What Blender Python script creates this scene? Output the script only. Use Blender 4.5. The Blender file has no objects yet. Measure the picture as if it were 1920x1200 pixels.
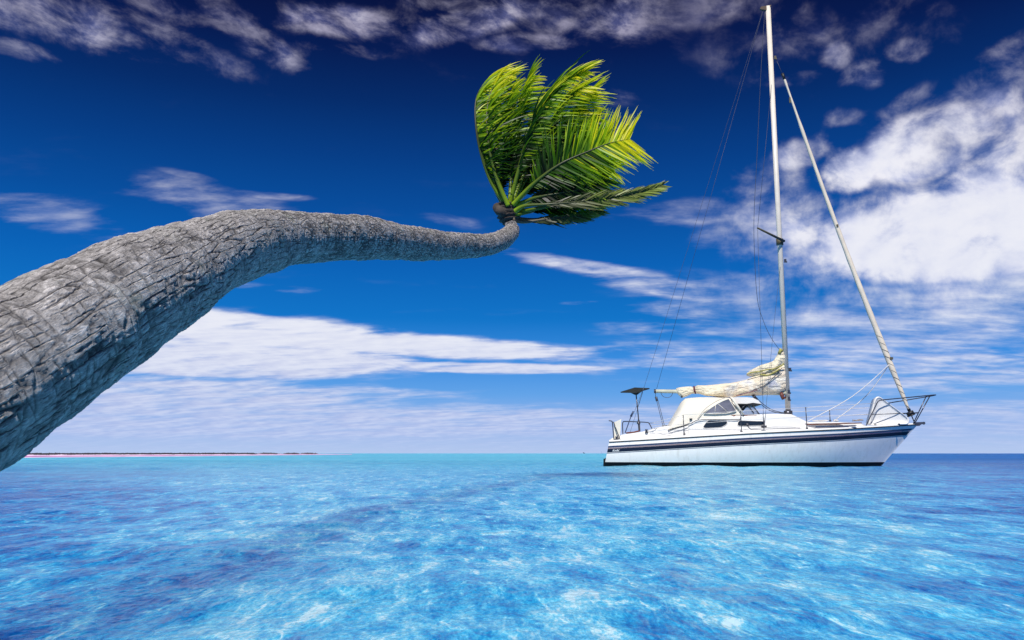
import bpy, math, random
import numpy as np
from mathutils import Vector, noise as mnoise

random.seed(7)
rng = np.random.default_rng(7)
scene = bpy.context.scene
COL = scene.collection

# ------------------------------------------------------------------ camera
F = 1600.0                       # focal length in photo pixels (1920 wide)
CH = 0.4335                      # eye height above the water
PITCH = math.atan(250 / 1600)    # horizon sits below the middle
CP, SP = math.cos(PITCH), math.sin(PITCH)

cam_d = bpy.data.cameras.new("camera")
cam_d.sensor_width = 36.0
cam_d.lens = 36.0 * F / 1920.0
cam_d.clip_start = 0.05
cam_d.clip_end = 30000
cam = bpy.data.objects.new("camera", cam_d)
COL.objects.link(cam)
cam.location = (0, 0, CH)
cam.rotation_euler = (math.pi / 2 + PITCH, 0, 0)
scene.camera = cam


def ray(px, py):
    u, v = (px - 960) / F, (600 - py) / F
    return Vector((u, CP - v * SP, SP + v * CP))


def at(px, py, Y):
    """point seen at a photo position, standing Y metres out"""
    d = ray(px, py)
    return Vector((0, 0, CH)) + d * (Y / d.y)


def at_d(px, py, D):
    return Vector((0, 0, CH)) + ray(px, py) * D


# ------------------------------------------------------------------ helpers
def tag(o, label=None, cat=None, group=None, kind=None):
    if label: o['label'] = label
    if cat: o['category'] = cat
    if group: o['group'] = group
    if kind: o['kind'] = kind
    return o


def empty(name, loc):
    o = bpy.data.objects.new(name, None)
    o.empty_display_size = 0.2
    COL.objects.link(o)
    o.location = loc
    return o


def origin_of(o):
    v = Vector((0, 0, 0))
    while o is not None:
        v += Vector(o.location)
        o = o.parent
    return v


def build(name, geo, m, parent=None, smooth=True, origin=None):
    verts, faces = geo
    o0 = origin_of(parent)
    me = bpy.data.meshes.new(name)
    off = o0 + (Vector(origin) - o0 if origin is not None else Vector((0, 0, 0)))
    me.from_pydata([(v[0] - off.x, v[1] - off.y, v[2] - off.z) for v in verts], [], faces)
    me.materials.append(m)
    if smooth:
        me.polygons.foreach_set("use_smooth", [True] * len(me.polygons))
    me.update()
    o = bpy.data.objects.new(name, me)
    COL.objects.link(o)
    if parent is not None:
        o.parent = parent
    if origin is not None:
        o.location = Vector(origin) - o0
    return o


def join(*gs):
    V, Fc = [], []
    for v, f in gs:
        n = len(V)
        V += list(v)
        Fc += [tuple(i + n for i in q) for q in f]
    return V, Fc


def tube(pts, r, n=8, caps=True):
    pts = [Vector(p) for p in pts]
    m = len(pts)
    rs = r if isinstance(r, (list, tuple)) else [r] * m
    V, Fc = [], []
    nrm = None
    for i, p in enumerate(pts):
        t = (pts[min(i + 1, m - 1)] - pts[max(i - 1, 0)]).normalized()
        if nrm is None:
            a = Vector((0, 1, 0)) if abs(t.y) < 0.9 else Vector((1, 0, 0))
            nrm = (a - t * a.dot(t)).normalized()
        else:
            nrm = (nrm - t * nrm.dot(t)).normalized()
        b = t.cross(nrm)
        for k in range(n):
            a = 2 * math.pi * k / n
            V.append(p + (nrm * math.cos(a) + b * math.sin(a)) * rs[i])
    for i in range(m - 1):
        for k in range(n):
            k2 = (k + 1) % n
            Fc.append((i * n + k, i * n + k2, (i + 1) * n + k2, (i + 1) * n + k))
    if caps:
        Fc.append(tuple(range(n))[::-1])
        Fc.append(tuple((m - 1) * n + k for k in range(n)))
    return V, Fc


def smooth_path(pts, k=6):
    pts = [Vector(p) for p in pts]
    out = []
    for i in range(len(pts) - 1):
        p0 = pts[max(i - 1, 0)]; p1 = pts[i]; p2 = pts[i + 1]; p3 = pts[min(i + 2, len(pts) - 1)]
        for j in range(k):
            t = j / k
            out.append(0.5 * ((2 * p1) + (p2 - p0) * t + (2 * p0 - 5 * p1 + 4 * p2 - p3) * t * t + (3 * p1 - p0 - 3 * p2 + p3) * t ** 3))
    out.append(pts[-1])
    return out


def box(c, s):
    x, y, z = c
    a, b, h = s[0] / 2, s[1] / 2, s[2] / 2
    V = [(x + i * a, y + j * b, z + k * h) for i in (-1, 1) for j in (-1, 1) for k in (-1, 1)]
    return V, [(0, 1, 3, 2), (4, 6, 7, 5), (0, 4, 5, 1), (2, 3, 7, 6), (0, 2, 6, 4), (1, 5, 7, 3)]


def prism(front, back):
    n = len(front)
    V = list(front) + list(back)
    Fc = [tuple(range(n)), tuple(range(2 * n - 1, n - 1, -1))]
    for i in range(n):
        j = (i + 1) % n
        Fc.append((i, n + i, n + j, j))
    return V, Fc


def prism_at(poly, Y0, Y1):
    return prism([at(x, y, Y0) for x, y in poly],
                 [Vector((at(x, y, Y0).x, Y1, at(x, y, Y0).z)) for x, y in poly])


def round_poly(poly, r, k=4):
    """round the corners of a 2-D polygon"""
    out = []
    n = len(poly)
    for i in range(n):
        p = Vector(poly[i]); a = Vector(poly[i - 1]); b = Vector(poly[(i + 1) % n])
        da = (a - p); db = (b - p)
        ra = min(r, da.length * .45); rb = min(r, db.length * .45)
        s = p + da.normalized() * ra; e = p + db.normalized() * rb
        for j in range(k + 1):
            t = j / k
            out.append(tuple(s * (1 - t) ** 2 + p * 2 * t * (1 - t) + e * t * t))
    return out


def interp(x, xs, ys):
    return float(np.interp(x, xs, ys))


# ------------------------------------------------------------------ material helpers
class NT:
    def __init__(self, tree):
        self.t = tree; self.n = tree.nodes; self.l = tree.links

    def add(self, kind, **kw):
        nd = self.n.new(kind)
        for k, v in kw.items():
            setattr(nd, k, v)
        return nd

    def put(self, sock, v):
        if isinstance(v, bpy.types.NodeSocket):
            self.l.new(v, sock)
        elif v is not None:
            sock.default_value = v

    def math(self, op, a, b=None, c=None, clamp=False):
        nd = self.add('ShaderNodeMath', operation=op, use_clamp=clamp)
        self.put(nd.inputs[0], a)
        if b is not None: self.put(nd.inputs[1], b)
        if c is not None: self.put(nd.inputs[2], c)
        return nd.outputs[0]

    def vmath(self, op, a, b=None, s=None):
        nd = self.add('ShaderNodeVectorMath', operation=op)
        self.put(nd.inputs[0], a)
        if b is not None: self.put(nd.inputs[1], b)
        if s is not None: self.put(nd.inputs['Scale'], s)
        return nd.outputs['Value'] if op in ('LENGTH', 'DOT_PRODUCT', 'DISTANCE') else nd.outputs[0]

    def noise(self, vec, scale, detail=4, rough=0.55, dist=0.0, lac=2.0):
        nd = self.add('ShaderNodeTexNoise')
        if vec is not None: self.l.new(vec, nd.inputs['Vector'])
        nd.inputs['Scale'].default_value = scale
        nd.inputs['Detail'].default_value = detail
        nd.inputs['Roughness'].default_value = rough
        nd.inputs['Distortion'].default_value = dist
        nd.inputs['Lacunarity'].default_value = lac
        return nd.outputs[0]

    def maprange(self, v, a, b, c=0.0, d=1.0, smooth=False):
        nd = self.add('ShaderNodeMapRange', clamp=True)
        if smooth: nd.interpolation_type = 'SMOOTHSTEP'
        self.put(nd.inputs[0], v)
        for i, x in enumerate((a, b, c, d)):
            self.put(nd.inputs[1 + i], x)
        return nd.outputs[0]

    def ramp(self, v, stops, mode='LINEAR'):
        nd = self.add('ShaderNodeValToRGB')
        nd.color_ramp.interpolation = mode
        el = nd.color_ramp.elements
        while len(el) < len(stops): el.new(0.5)
        for e, (p, c) in zip(el, stops):
            e.position = p
            e.color = (c[0], c[1], c[2], 1)
        self.put(nd.inputs[0], v)
        return nd.outputs[0]

    def mix(self, f, a, b, blend='MIX'):
        nd = self.add('ShaderNodeMix', data_type='RGBA', blend_type=blend)
        self.put(nd.inputs[0], f)
        self.put(nd.inputs[6], a if isinstance(a, bpy.types.NodeSocket) else (*a[:3], 1))
        self.put(nd.inputs[7], b if isinstance(b, bpy.types.NodeSocket) else (*b[:3], 1))
        return nd.outputs[2]

    def mapping(self, v, loc=(0, 0, 0), rot=(0, 0, 0), scale=(1, 1, 1), kind='POINT'):
        nd = self.add('ShaderNodeMapping', vector_type=kind)
        self.l.new(v, nd.inputs[0])
        nd.inputs[1].default_value = loc
        nd.inputs[2].default_value = rot
        nd.inputs[3].default_value = scale
        return nd.outputs[0]

    def bump(self, h, strength, dist, normal=None):
        nd = self.add('ShaderNodeBump')
        nd.inputs['Strength'].default_value = strength
        nd.inputs['Distance'].default_value = dist
        self.l.new(h, nd.inputs['Height'])
        if normal is not None: self.l.new(normal, nd.inputs['Normal'])
        return nd.outputs[0]


def lin(r, g, b):
    f = lambda c: (c / 255 / 12.92) if c / 255 <= 0.04045 else ((c / 255 + 0.055) / 1.055) ** 2.4
    return (f(r), f(g), f(b))


def new_mat(name):
    m = bpy.data.materials.new(name)
    m.use_nodes = True
    t = NT(m.node_tree)
    b = m.node_tree.nodes['Principled BSDF']
    return m, t, b


def simple(name, col, rough=0.5, metal=0.0, var=0.12, scale=3.0, bump=0.0, bscale=30, spec=0.5, col2=None):
    m, t, b = new_mat(name)
    tc = t.add('ShaderNodeTexCoord').outputs['Object']
    nz = t.noise(tc, scale, 5, 0.6)
    c2 = col2 or tuple(x * (1 - var * 2) for x in col)
    f = t.maprange(nz, 0.35, 0.7)
    t.put(b.inputs['Base Color'], t.mix(f, col, c2))
    b.inputs['Roughness'].default_value = rough
    b.inputs['Metallic'].default_value = metal
    b.inputs['Specular IOR Level'].default_value = spec
    if bump:
        t.put(b.inputs['Normal'], t.bump(t.noise(tc, bscale, 4, 0.6), 0.6, bump))
    return m


M_white = simple('gelcoat', (0.84, 0.79, 0.73), 0.22, var=0.03, scale=0.8)
def hull_mat():
    m, t, b = new_mat('gelcoat_hull')
    tc = t.add('ShaderNodeTexCoord').outputs['Object']
    sp = t.add('ShaderNodeSeparateXYZ'); t.l.new(tc, sp.inputs[0])
    run = t.noise(t.mapping(tc, scale=(9, 9, .5)), 1.0, 4, .6)
    blot = t.noise(tc, 1.6, 4, .6)
    low = t.maprange(sp.outputs[2], .14, .42, 1, 0)
    f = t.math('MULTIPLY', t.math('ADD', t.math('MULTIPLY', t.maprange(run, .5, .75), .45), t.math('MULTIPLY', low, .3)), t.maprange(blot, .3, .65))
    t.put(b.inputs['Base Color'], t.mix(f, (.84, .79, .74), (.50, .44, .36)))
    t.put(b.inputs['Roughness'], t.maprange(blot, .3, .7, .2, .36))
    t.put(b.inputs['Normal'], t.bump(t.noise(t.mapping(tc, scale=(1, 1, .8)), 1.3, 2, .5), .35, .03))
    return m


M_hull = hull_mat()
M_deck = simple('deck_paint', (0.78, 0.77, 0.75), 0.5, var=0.04)
M_black = simple('antifouling', (0.006, 0.006, 0.008), 0.5, var=0.2, spec=0.2)
M_navy = simple('navy_stripe', (0.008, 0.013, 0.032), 0.3, spec=0.3)
M_slate = simple('slate_stripe', (0.035, 0.055, 0.12), 0.3, spec=0.3)
M_red = simple('red_stripe', (0.16, 0.012, 0.04), 0.3)
M_rubber = simple('black_rubber', (0.012, 0.013, 0.016), 0.5)
M_steel = simple('stainless_steel', (0.10, 0.10, 0.12), 0.3, metal=0.6, var=0.2)
M_wire = simple('wire_rope', (0.06, 0.07, 0.10), 0.5)
M_line = simple('white_line', (0.75, 0.73, 0.72), 0.7)
M_mast = simple('mast_paint', (0.74, 0.67, 0.57), 0.35, var=0.05)
M_canvas = simple('cream_canvas', (0.80, 0.74, 0.63), 0.8, var=0.04, scale=2.0, bump=0.004, bscale=6)
M_teak = simple('teak', (0.16, 0.045, 0.03), 0.5, scale=12, var=.2)
M_glass = simple('dark_window', (0.008, 0.015, 0.028), 0.08, scale=2.5)
M_smoke = simple('smoked_film', (0.20, 0.19, 0.23), 0.12, scale=4, var=.25)
M_panel = simple('solar_cells', (0.03, 0.035, 0.03), 0.4)
M_text = simple('white_lettering', (0.85, 0.85, 0.85), 0.4)


def sail_mat():
    m, t, b = new_mat('sailcloth')
    tc = t.add('ShaderNodeTexCoord').outputs['Object']
    big = t.noise(tc, 2.1, 3, 0.5)
    c = t.ramp(big, [(0.0, (0.80, 0.72, 0.54)), (0.47, (0.80, 0.72, 0.54)), (0.56, (0.74, 0.62, 0.48)), (0.64, (0.80, 0.76, 0.66)), (0.72, (0.5, 0.5, 0.56))])
    t.put(b.inputs['Base Color'], c)
    b.inputs['Roughness'].default_value = 0.8
    b.inputs['Sheen Weight'].default_value = 0.1
    mp = t.mapping(tc, rot=(0, 0.5, 0), scale=(1, 1, 3.0))
    t.put(b.inputs['Normal'], t.bump(t.noise(mp, 2.6, 4, 0.55, 1.4), 1.0, 0.14))
    return m


M_sail = sail_mat()
M_hem = simple('olive_hem', (0.42, 0.38, 0.10), 0.8, var=.2, scale=8)

# ------------------------------------------------------------------ light
SUN_AZ = math.radians(-168)      # measured from +Y towards +X
SUN_EL = math.radians(50)
sd = Vector((math.sin(SUN_AZ) * math.cos(SUN_EL), math.cos(SUN_AZ) * math.cos(SUN_EL), math.sin(SUN_EL)))
sl = bpy.data.lights.new("sun", 'SUN')
sl.energy = 5.0
sl.angle = math.radians(0.5)
sl.color = (1.0, 0.975, 0.94)
so = bpy.data.objects.new("sun", sl)
COL.objects.link(so)
so.rotation_euler = sd.to_track_quat('Z', 'Y').to_euler()

# ------------------------------------------------------------------ sky
world = bpy.data.worlds.new("World")
scene.world = world
world.use_nodes = True
W = NT(world.node_tree)
W.n.clear()
g = W.add('ShaderNodeTexCoord').outputs['Generated']
sep = W.add('ShaderNodeSeparateXYZ'); W.l.new(g, sep.inputs[0])
X, Y_, Z = sep.outputs


def zof(py):
    d = ray(960, py).normalized()
    return d.z


stops = [(850, (182, 203, 240)), (800, (150, 184, 238)), (740, (98, 164, 234)), (680, (56, 142, 226)), (600, (6, 116, 202)),
         (500, (0, 97, 184)), (400, (0, 77, 158)), (300, (0, 60, 134)), (200, (0, 42, 106)), (100, (1, 24, 80)), (0, (3, 13, 60))]
rs = [(zof(p) * 1.0, lin(*c)) for p, c in stops]
rs.append((0.8, lin(6, 24, 80)))
rs.append((1.0, lin(8, 30, 90)))
base_sky = W.ramp(Z, rs)
nish = W.add('ShaderNodeTexSky', sky_type='NISHITA')
nish.sun_disc = False
nish.sun_elevation = SUN_EL
nish.sun_rotation = SUN_AZ
nsc = W.vmath('SCALE', nish.outputs[0], s=0.055)
base_sky = W.mix(0.025, base_sky, nsc)

# direction in degrees (azimuth, elevation)
az = W.math('MULTIPLY', W.math('ARCTAN2', X, Y_), 57.29578)
el = W.math('MULTIPLY', W.math('ARCSINE', Z), 57.29578)
cmb = W.add('ShaderNodeCombineXYZ')
W.l.new(az, cmb.inputs[0]); W.l.new(el, cmb.inputs[1])
AE = cmb.outputs[0]


def azel(px, py):
    d = ray(px, py).normalized()
    return math.degrees(math.atan2(d.x, d.y)), math.degrees(math.asin(d.z))


# (x, y, half width, half height, tilt deg (down to the right), amount)
blobs = [
    (110, 34, 210, 40, 0, .72), (300, 70, 170, 28, 12, .60), (30, 92, 70, 16, 0, .55), (470, 70, 130, 28, 22, .64), (350, 15, 150, 30, 0, .50), (170, 90, 150, 10, 0, .42),
    (640, 40, 150, 32, 0, .74), (870, 46, 150, 32, -12, .78), (980, 80, 120, 18, 0, .66), (1000, 10, 280, 26, 0, .62), (640, 95, 100, 14, 0, .50), (540, 98, 100, 8, 0, .4),
    (1220, 26, 250, 44, 0, .70), (1330, 85, 140, 50, 30, .48), (1480, 60, 90, 60, 0, .45), (1120, 180, 90, 24, 0, .36),
    (1570, 105, 34, 26, 0, .66), (1625, 138, 48, 26, 0, .70), (1702, 96, 46, 24, 0, .62), (1660, 60, 140, 60, 0, .34), (1500, 148, 60, 14, 0, .46), (1580, 220, 40, 18, 0, .5),
    (1850, 150, 130, 36, -35, .52), (1905, 250, 110, 110, 0, .70), (1800, 190, 70, 26, -30, .55),
    (1738, 272, 125, 64, -8, 1.0), (1592, 322, 58, 44, -12, .92), (1500, 288, 66, 30, -10, .70), (1690, 205, 60, 22, -30, .52),
    (1640, 420, 220, 62, 0, .78), (1790, 440, 260, 84, 0, 1.15), (1910, 380, 150, 130, 0, .92), (1440, 345, 90, 40, 0, .55), (1500, 395, 170, 40, 0, .62),
    (1300, 400, 120, 28, 0, .52), (1180, 405, 90, 20, 0, .45), (1500, 470, 200, 56, 10, .60),
    (1090, 498, 170, 15, 10, .74), (1230, 535, 180, 24, 14, .68), (1430, 560, 240, 56, 0, .60), (1750, 580, 340, 66, 0, .74),
    (60, 394, 160, 34, 5, .49), (400, 378, 170, 34, 5, .51), (500, 366, 100, 8, 0, .55), (845, 412, 60, 14, 10, .42), (520, 540, 90, 8, 0, .46), (360, 330, 60, 8, 5, .36), (1090, 568, 50, 5, 0, .44),
    (480, 622, 300, 32, 3, 1.2), (780, 648, 360, 22, 2.6, 1.15), (430, 672, 360, 36, 0, 1.15), (900, 690, 300, 11, 1, .98), (250, 640, 220, 60, 0, .95),
    (300, 745, 440, 40, 0, .92), (640, 738, 260, 16, 0, .70), (1550, 660, 500, 40, 0, .68), (1330, 610, 200, 26, 0, .56), (1700, 700, 440, 40, 0, .72), (1250, 650, 170, 12, 0, .55),
    (500, 790, 900, 40, 0, .86), (1500, 790, 900, 38, 0, .74), (960, 835, 1700, 16, 0, .62),
]
cov = None
for (px, py, rx, ry, rot, amp) in blobs:
    a0, e0 = azel(px, py)
    sx, sy = rx / F * 57.3 / 1.05, ry / F * 57.3
    # soft falloff reaching 0 at 1.9 radii
    v = W.mapping(AE, loc=(a0, e0, 0), rot=(0, 0, -math.radians(rot)), scale=(sx, sy, 1), kind='TEXTURE')
    ln = W.vmath('LENGTH', v)
    d = W.maprange(ln, 0.55, 1.55, amp, 0.0, smooth=True)
    cov = d if cov is None else W.math('SMOOTH_MAX', cov, d, 0.12)
# generic scattered cover for the part of the sky outside the photo
back = W.maprange(Y_, 0.55, 0.2, 0.0, 0.42)
cov = W.math('MAXIMUM', cov, back)

zp = W.math('MAXIMUM', W.math('ADD', Z, 0.14), 0.03)
pv = W.add('ShaderNodeCombineXYZ')
W.l.new(W.math('DIVIDE', X, zp), pv.inputs[0]); W.l.new(W.math('DIVIDE', Y_, zp), pv.inputs[1])
P = pv.outputs[0]
Pw = W.mapping(P, rot=(0, 0, math.radians(14)), scale=(0.55, 1.0, 1))
n1 = W.noise(Pw, 5.6, 10, 0.58, 0.15)
n1b = W.noise(W.mapping(Pw, loc=(0.015, 0.03, 0)), 5.6, 7, 0.58, 0.15)
# rounder cells for the fluffy clouds higher up
AEs = W.mapping(AE, scale=(1, 1.25, 1))
n2 = W.noise(AEs, 0.30, 10, 0.58, 0.2)
n2b = W.noise(W.mapping(AEs, loc=(0.5, -0.7, 0)), 0.30, 6, 0.56, 0.2)
# altocumulus rows high up: tilted puffs
AE3 = W.mapping(W.mapping(AE, rot=(0, 0, math.radians(12))), scale=(.62, 1.15, 1))
n3 = W.noise(AE3, 0.42, 10, 0.62, 0.25)
n3b = W.noise(W.mapping(AE3, loc=(0.3, -0.6, 0)), 0.42, 6, 0.60, 0.25)
topness = W.math('MULTIPLY', W.maprange(el, 20, 23), W.maprange(az, 14, 8))
rightness = W.math('MULTIPLY', W.maprange(az, 10, 17), W.maprange(el, 6, 11))
def blend3(p1, p2, p3):
    low = W.math('ADD', W.math('MULTIPLY', p1, W.math('SUBTRACT', 1.0, rightness)), W.math('MULTIPLY', p2, rightness))
    return W.math('ADD', W.math('MULTIPLY', low, W.math('SUBTRACT', 1.0, topness)), W.math('MULTIPLY', p3, topness))


nn = blend3(n1, n2, n3)
nnb = blend3(n1b, n2b, n3b)
dn = W.math('ADD', W.math('MULTIPLY', W.math('SUBTRACT', nn, 0.5), W.math('MULTIPLY', W.maprange(cov, .5, 1.1, 2.6, 1.8), W.maprange(Z, .01, .10, .55, 1.0))), W.math('SUBTRACT', cov, 0.45))
alpha = W.maprange(dn, -0.20, W.math('ADD', W.maprange(Z, .25, .40, .62, .90), W.maprange(cov, .45, .85, .45, 0)), smooth=True)
gate = W.maprange(cov, 0.06, 0.34)
alpha = W.math('MULTIPLY', alpha, gate)
alpha = W.math('MULTIPLY', alpha, W.maprange(cov, .3, .8, .5, 1.0))
# sun side of each puff brighter than its far side
rel = W.maprange(W.math('SUBTRACT', nn, nnb), -0.09, 0.09)
ccol = W.ramp(Z, [(0.0, lin(190, 206, 244)), (0.06, lin(205, 214, 242)), (0.15, lin(236, 238, 248)), (0.3, lin(246, 244, 252)), (0.38, lin(214, 213, 236)), (0.46, lin(198, 193, 220)), (0.7, lin(190, 190, 205))])
cshade = W.ramp(Z, [(0.0, lin(172, 190, 236)), (0.08, lin(186, 196, 232)), (0.2, lin(204, 210, 238)), (0.3, lin(200, 206, 238)), (0.38, lin(136, 146, 200)), (0.46, lin(114, 120, 178)), (0.7, lin(130, 134, 160))])
cloud = W.mix(rel, cshade, ccol)
core = W.maprange(W.math('ADD', cov, W.math('MULTIPLY', W.math('SUBTRACT', nn, .5), .8)), 0.8, 1.15)
cloud = W.mix(W.math('MULTIPLY', core, W.maprange(Z, .05, .15, 0, .8)), cloud, W.ramp(Z, [(0, lin(236, 238, 248)), (1, lin(252, 250, 254))]))
skyc = W.mix(W.math('MULTIPLY', alpha, 0.95), base_sky, cloud)
bg = W.add('ShaderNodeBackground')
W.l.new(skyc, bg.inputs[0])
bg.inputs[1].default_value = 1.0
wo = W.add('ShaderNodeOutputWorld')
W.l.new(bg.outputs[0], wo.inputs[0])

# ------------------------------------------------------------------ water
def make_water():
    rows = np.concatenate([np.geomspace(0.35, 60, 620), np.geomspace(62, 9000, 60)])
    rows = np.unique(np.concatenate([rows[(rows < 24) | (rows > 33)], np.arange(24, 33, .075)]))
    front = np.linspace(-46, 46, 620)
    rest = np.linspace(46, 314, 90)[1:-1]
    ang = np.radians(np.concatenate([front, rest]))
    R, A = np.meshgrid(rows, ang, indexing='ij')
    x = R * np.sin(A); y = R * np.cos(A)
    z = np.zeros_like(x)
    dr = np.gradient(rows)[:, None]
    wr = np.random.default_rng(3)
    for wl, amp, cnt in ((2.6, .010, 5), (1.3, .0065, 7), (.62, .0042, 10), (.33, .0024, 12), (.19, .0012, 12)):
        fade = np.clip((wl / (dr * 3.0)) - 0.6, 0, 1)
        acc = 0
        for _ in range(cnt):
            th = math.radians(wr.normal(78, 38))
            k = 2 * math.pi / (wl * wr.uniform(.75, 1.35))
            ph = wr.uniform(0, 6.28)
            mod = .6 + .4 * np.sin((x * math.cos(th + 1.3) + y * math.sin(th + 1.3)) * k * .21 + ph * 2)
            s = np.sin((x * math.cos(th) + y * math.sin(th)) * k + ph + .8 * np.sin(x * k * .23 + y * k * .11 + ph))
            acc = acc + (1 - np.abs(s)) * mod * 1.2 if wr.random() < .35 else acc + s * mod
        z += acc * amp * fade / math.sqrt(cnt / 2)
    lap = np.exp(-((y - 27.0) / 1.6) ** 2) * np.clip((x - 1) / 3, 0, 1) * np.clip((15 - x) / 3, 0, 1)   # chop slapping along the hull
    z = z * (1 + 1.5 * lap)
    z -= z[:400].mean()
    z *= np.clip((rows[:, None] - .2), 0, 1)
    V = np.stack([x, y, z], -1).reshape(-1, 3)
    nr, nc = x.shape
    i, j = np.meshgrid(np.arange(nr - 1), np.arange(nc), indexing='ij')
    j2 = (j + 1) % nc
    Fc = np.stack([i * nc + j, (i + 1) * nc + j, (i + 1) * nc + j2, i * nc + j2], -1).reshape(-1, 4)
    me = bpy.data.meshes.new('sea_water')
    V = np.vstack([V, [[0, 0, 0]]])
    cen = len(V) - 1
    fl = Fc.tolist() + [(cen, j, (j + 1) % nc) for j in range(nc)]
    me.from_pydata(V.tolist(), [], fl)
    me.polygons.foreach_set("use_smooth", [True] * len(me.polygons))
    m, t, b = new_mat('sea_water')
    geo = t.add('ShaderNodeNewGeometry').outputs['Position']
    sp = t.add('ShaderNodeSeparateXYZ'); t.l.new(geo, sp.inputs[0])
    x_, y_ = sp.outputs[0], sp.outputs[1]
    # vignette painted in: water colour darkens towards both sides of the view
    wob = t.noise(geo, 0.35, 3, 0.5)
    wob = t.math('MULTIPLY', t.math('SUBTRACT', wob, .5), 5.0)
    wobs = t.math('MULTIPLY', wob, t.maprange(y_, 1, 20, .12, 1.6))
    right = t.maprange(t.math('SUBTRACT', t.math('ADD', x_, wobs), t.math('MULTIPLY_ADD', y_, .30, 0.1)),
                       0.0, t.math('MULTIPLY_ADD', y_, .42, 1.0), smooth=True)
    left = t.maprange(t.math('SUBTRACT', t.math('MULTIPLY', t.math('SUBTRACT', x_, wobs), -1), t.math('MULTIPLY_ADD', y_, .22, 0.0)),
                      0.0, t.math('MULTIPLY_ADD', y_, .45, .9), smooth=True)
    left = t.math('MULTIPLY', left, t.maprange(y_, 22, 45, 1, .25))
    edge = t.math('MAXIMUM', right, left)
    # sand patches and pools, plus a caustic light web painted into the colour
    g1 = t.mapping(t.mapping(geo, rot=(0, 0, math.radians(-5))), scale=(1.0, .30, 1))
    warp = t.add('ShaderNodeVectorMath', operation='MULTIPLY_ADD')
    nzc = t.add('ShaderNodeTexNoise'); t.l.new(g1, nzc.inputs[0]); nzc.inputs['Scale'].default_value = 4.0; nzc.inputs['Detail'].default_value = 4
    t.l.new(nzc.outputs[1], warp.inputs[0]); warp.inputs[1].default_value = (.16, .16, 0); t.l.new(g1, warp.inputs[2])
    wv = warp.outputs[0]
    a = t.noise(wv, 1.7, 5, 0.6, 0.3)
    vo = t.add('ShaderNodeTexVoronoi', feature='SMOOTH_F1'); t.l.new(t.mapping(wv, scale=(1, 1, .01)), vo.inputs['Vector'])
    vo.inputs['Scale'].default_value = 4.6; vo.inputs['Smoothness'].default_value = .35
    caustic = t.maprange(vo.outputs[0], .18, .75)
    caustic = t.math('POWER', caustic, 1.6)
    vo2 = t.add('ShaderNodeTexVoronoi', feature='SMOOTH_F1'); t.l.new(t.mapping(wv, loc=(3, 5, 0), scale=(1, 1, .01)), vo2.inputs['Vector'])
    vo2.inputs['Scale'].default_value = 10.5; vo2.inputs['Smoothness'].default_value = .3
    caustic2 = t.maprange(vo2.outputs[0], .15, .8)
    mid = t.noise(t.mapping(wv, rot=(0, 0, .3)), 13.0, 5, 0.65, 0.4)
    fine = t.noise(t.mapping(geo, scale=(1, .35, 1)), 60, 4, 0.75, 0.3)
    s = t.math('MULTIPLY', t.math('SUBTRACT', a, .5), .85)
    s = t.math('ADD', s, t.math('MULTIPLY', t.math('SUBTRACT', caustic, .4), .34))
    s = t.math('ADD', s, t.math('MULTIPLY', t.math('SUBTRACT', caustic2, .5), .24))
    s = t.math('ADD', s, t.math('MULTIPLY', t.math('SUBTRACT', mid, .5), 1.25))
    s = t.math('ADD', s, t.math('MULTIPLY', t.math('SUBTRACT', fine, .5), 1.6))
    glint = t.noise(t.mapping(wv, rot=(0, 0, .15)), 5.5, 4, 0.55, 0.8)  # thin pale wave glints painted into the colour
    glint = t.math('SUBTRACT', 1.0, t.math('MULTIPLY', t.math('ABSOLUTE', t.math('SUBTRACT', glint, .52)), 26.0), clamp=True)
    s = t.math('ADD', s, t.math('MULTIPLY', glint, t.maprange(mid, .45, .62, 0, .42)))
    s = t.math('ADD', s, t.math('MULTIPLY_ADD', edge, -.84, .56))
    s = t.math('MULTIPLY_ADD', s, .82, .10)
    near = t.ramp(s, [(0.0, lin(2, 70, 150)), (0.22, lin(8, 106, 182)), (0.45, lin(34, 146, 210)), (0.65, lin(74, 178, 228)), (0.85, lin(128, 208, 238)), (1.0, lin(190, 230, 246))])
    # far water turns turquoise on the left and cobalt on the right
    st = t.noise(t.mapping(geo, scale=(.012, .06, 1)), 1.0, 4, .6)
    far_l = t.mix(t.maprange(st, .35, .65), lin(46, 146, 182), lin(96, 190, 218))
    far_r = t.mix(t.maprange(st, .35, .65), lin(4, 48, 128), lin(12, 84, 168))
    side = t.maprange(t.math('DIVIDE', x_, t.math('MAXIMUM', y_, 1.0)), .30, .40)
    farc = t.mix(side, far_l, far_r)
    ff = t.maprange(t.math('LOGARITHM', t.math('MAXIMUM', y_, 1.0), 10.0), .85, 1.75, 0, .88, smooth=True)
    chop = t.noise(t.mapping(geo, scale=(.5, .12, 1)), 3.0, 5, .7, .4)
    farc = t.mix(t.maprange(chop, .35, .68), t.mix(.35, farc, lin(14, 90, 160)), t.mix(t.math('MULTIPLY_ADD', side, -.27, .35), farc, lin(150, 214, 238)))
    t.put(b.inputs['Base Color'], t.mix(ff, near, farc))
    t.put(b.inputs['Roughness'], t.maprange(y_, 14, 70, .14, .5))
    b.inputs['IOR'].default_value = 1.33
    b.inputs['Specular IOR Level'].default_value = 0.2; b.inputs['Specular Tint'].default_value = (.7, .85, 1, 1)
    # light spreads sideways inside clear shallow water
    b.inputs['Subsurface Weight'].default_value = 1.0
    b.inputs['Subsurface Radius'].default_value = (1.0, 1.0, 1.0)
    b.inputs['Subsurface Scale'].default_value = 8.0
    # ripples
    dist = t.vmath('LENGTH', geo)
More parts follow.
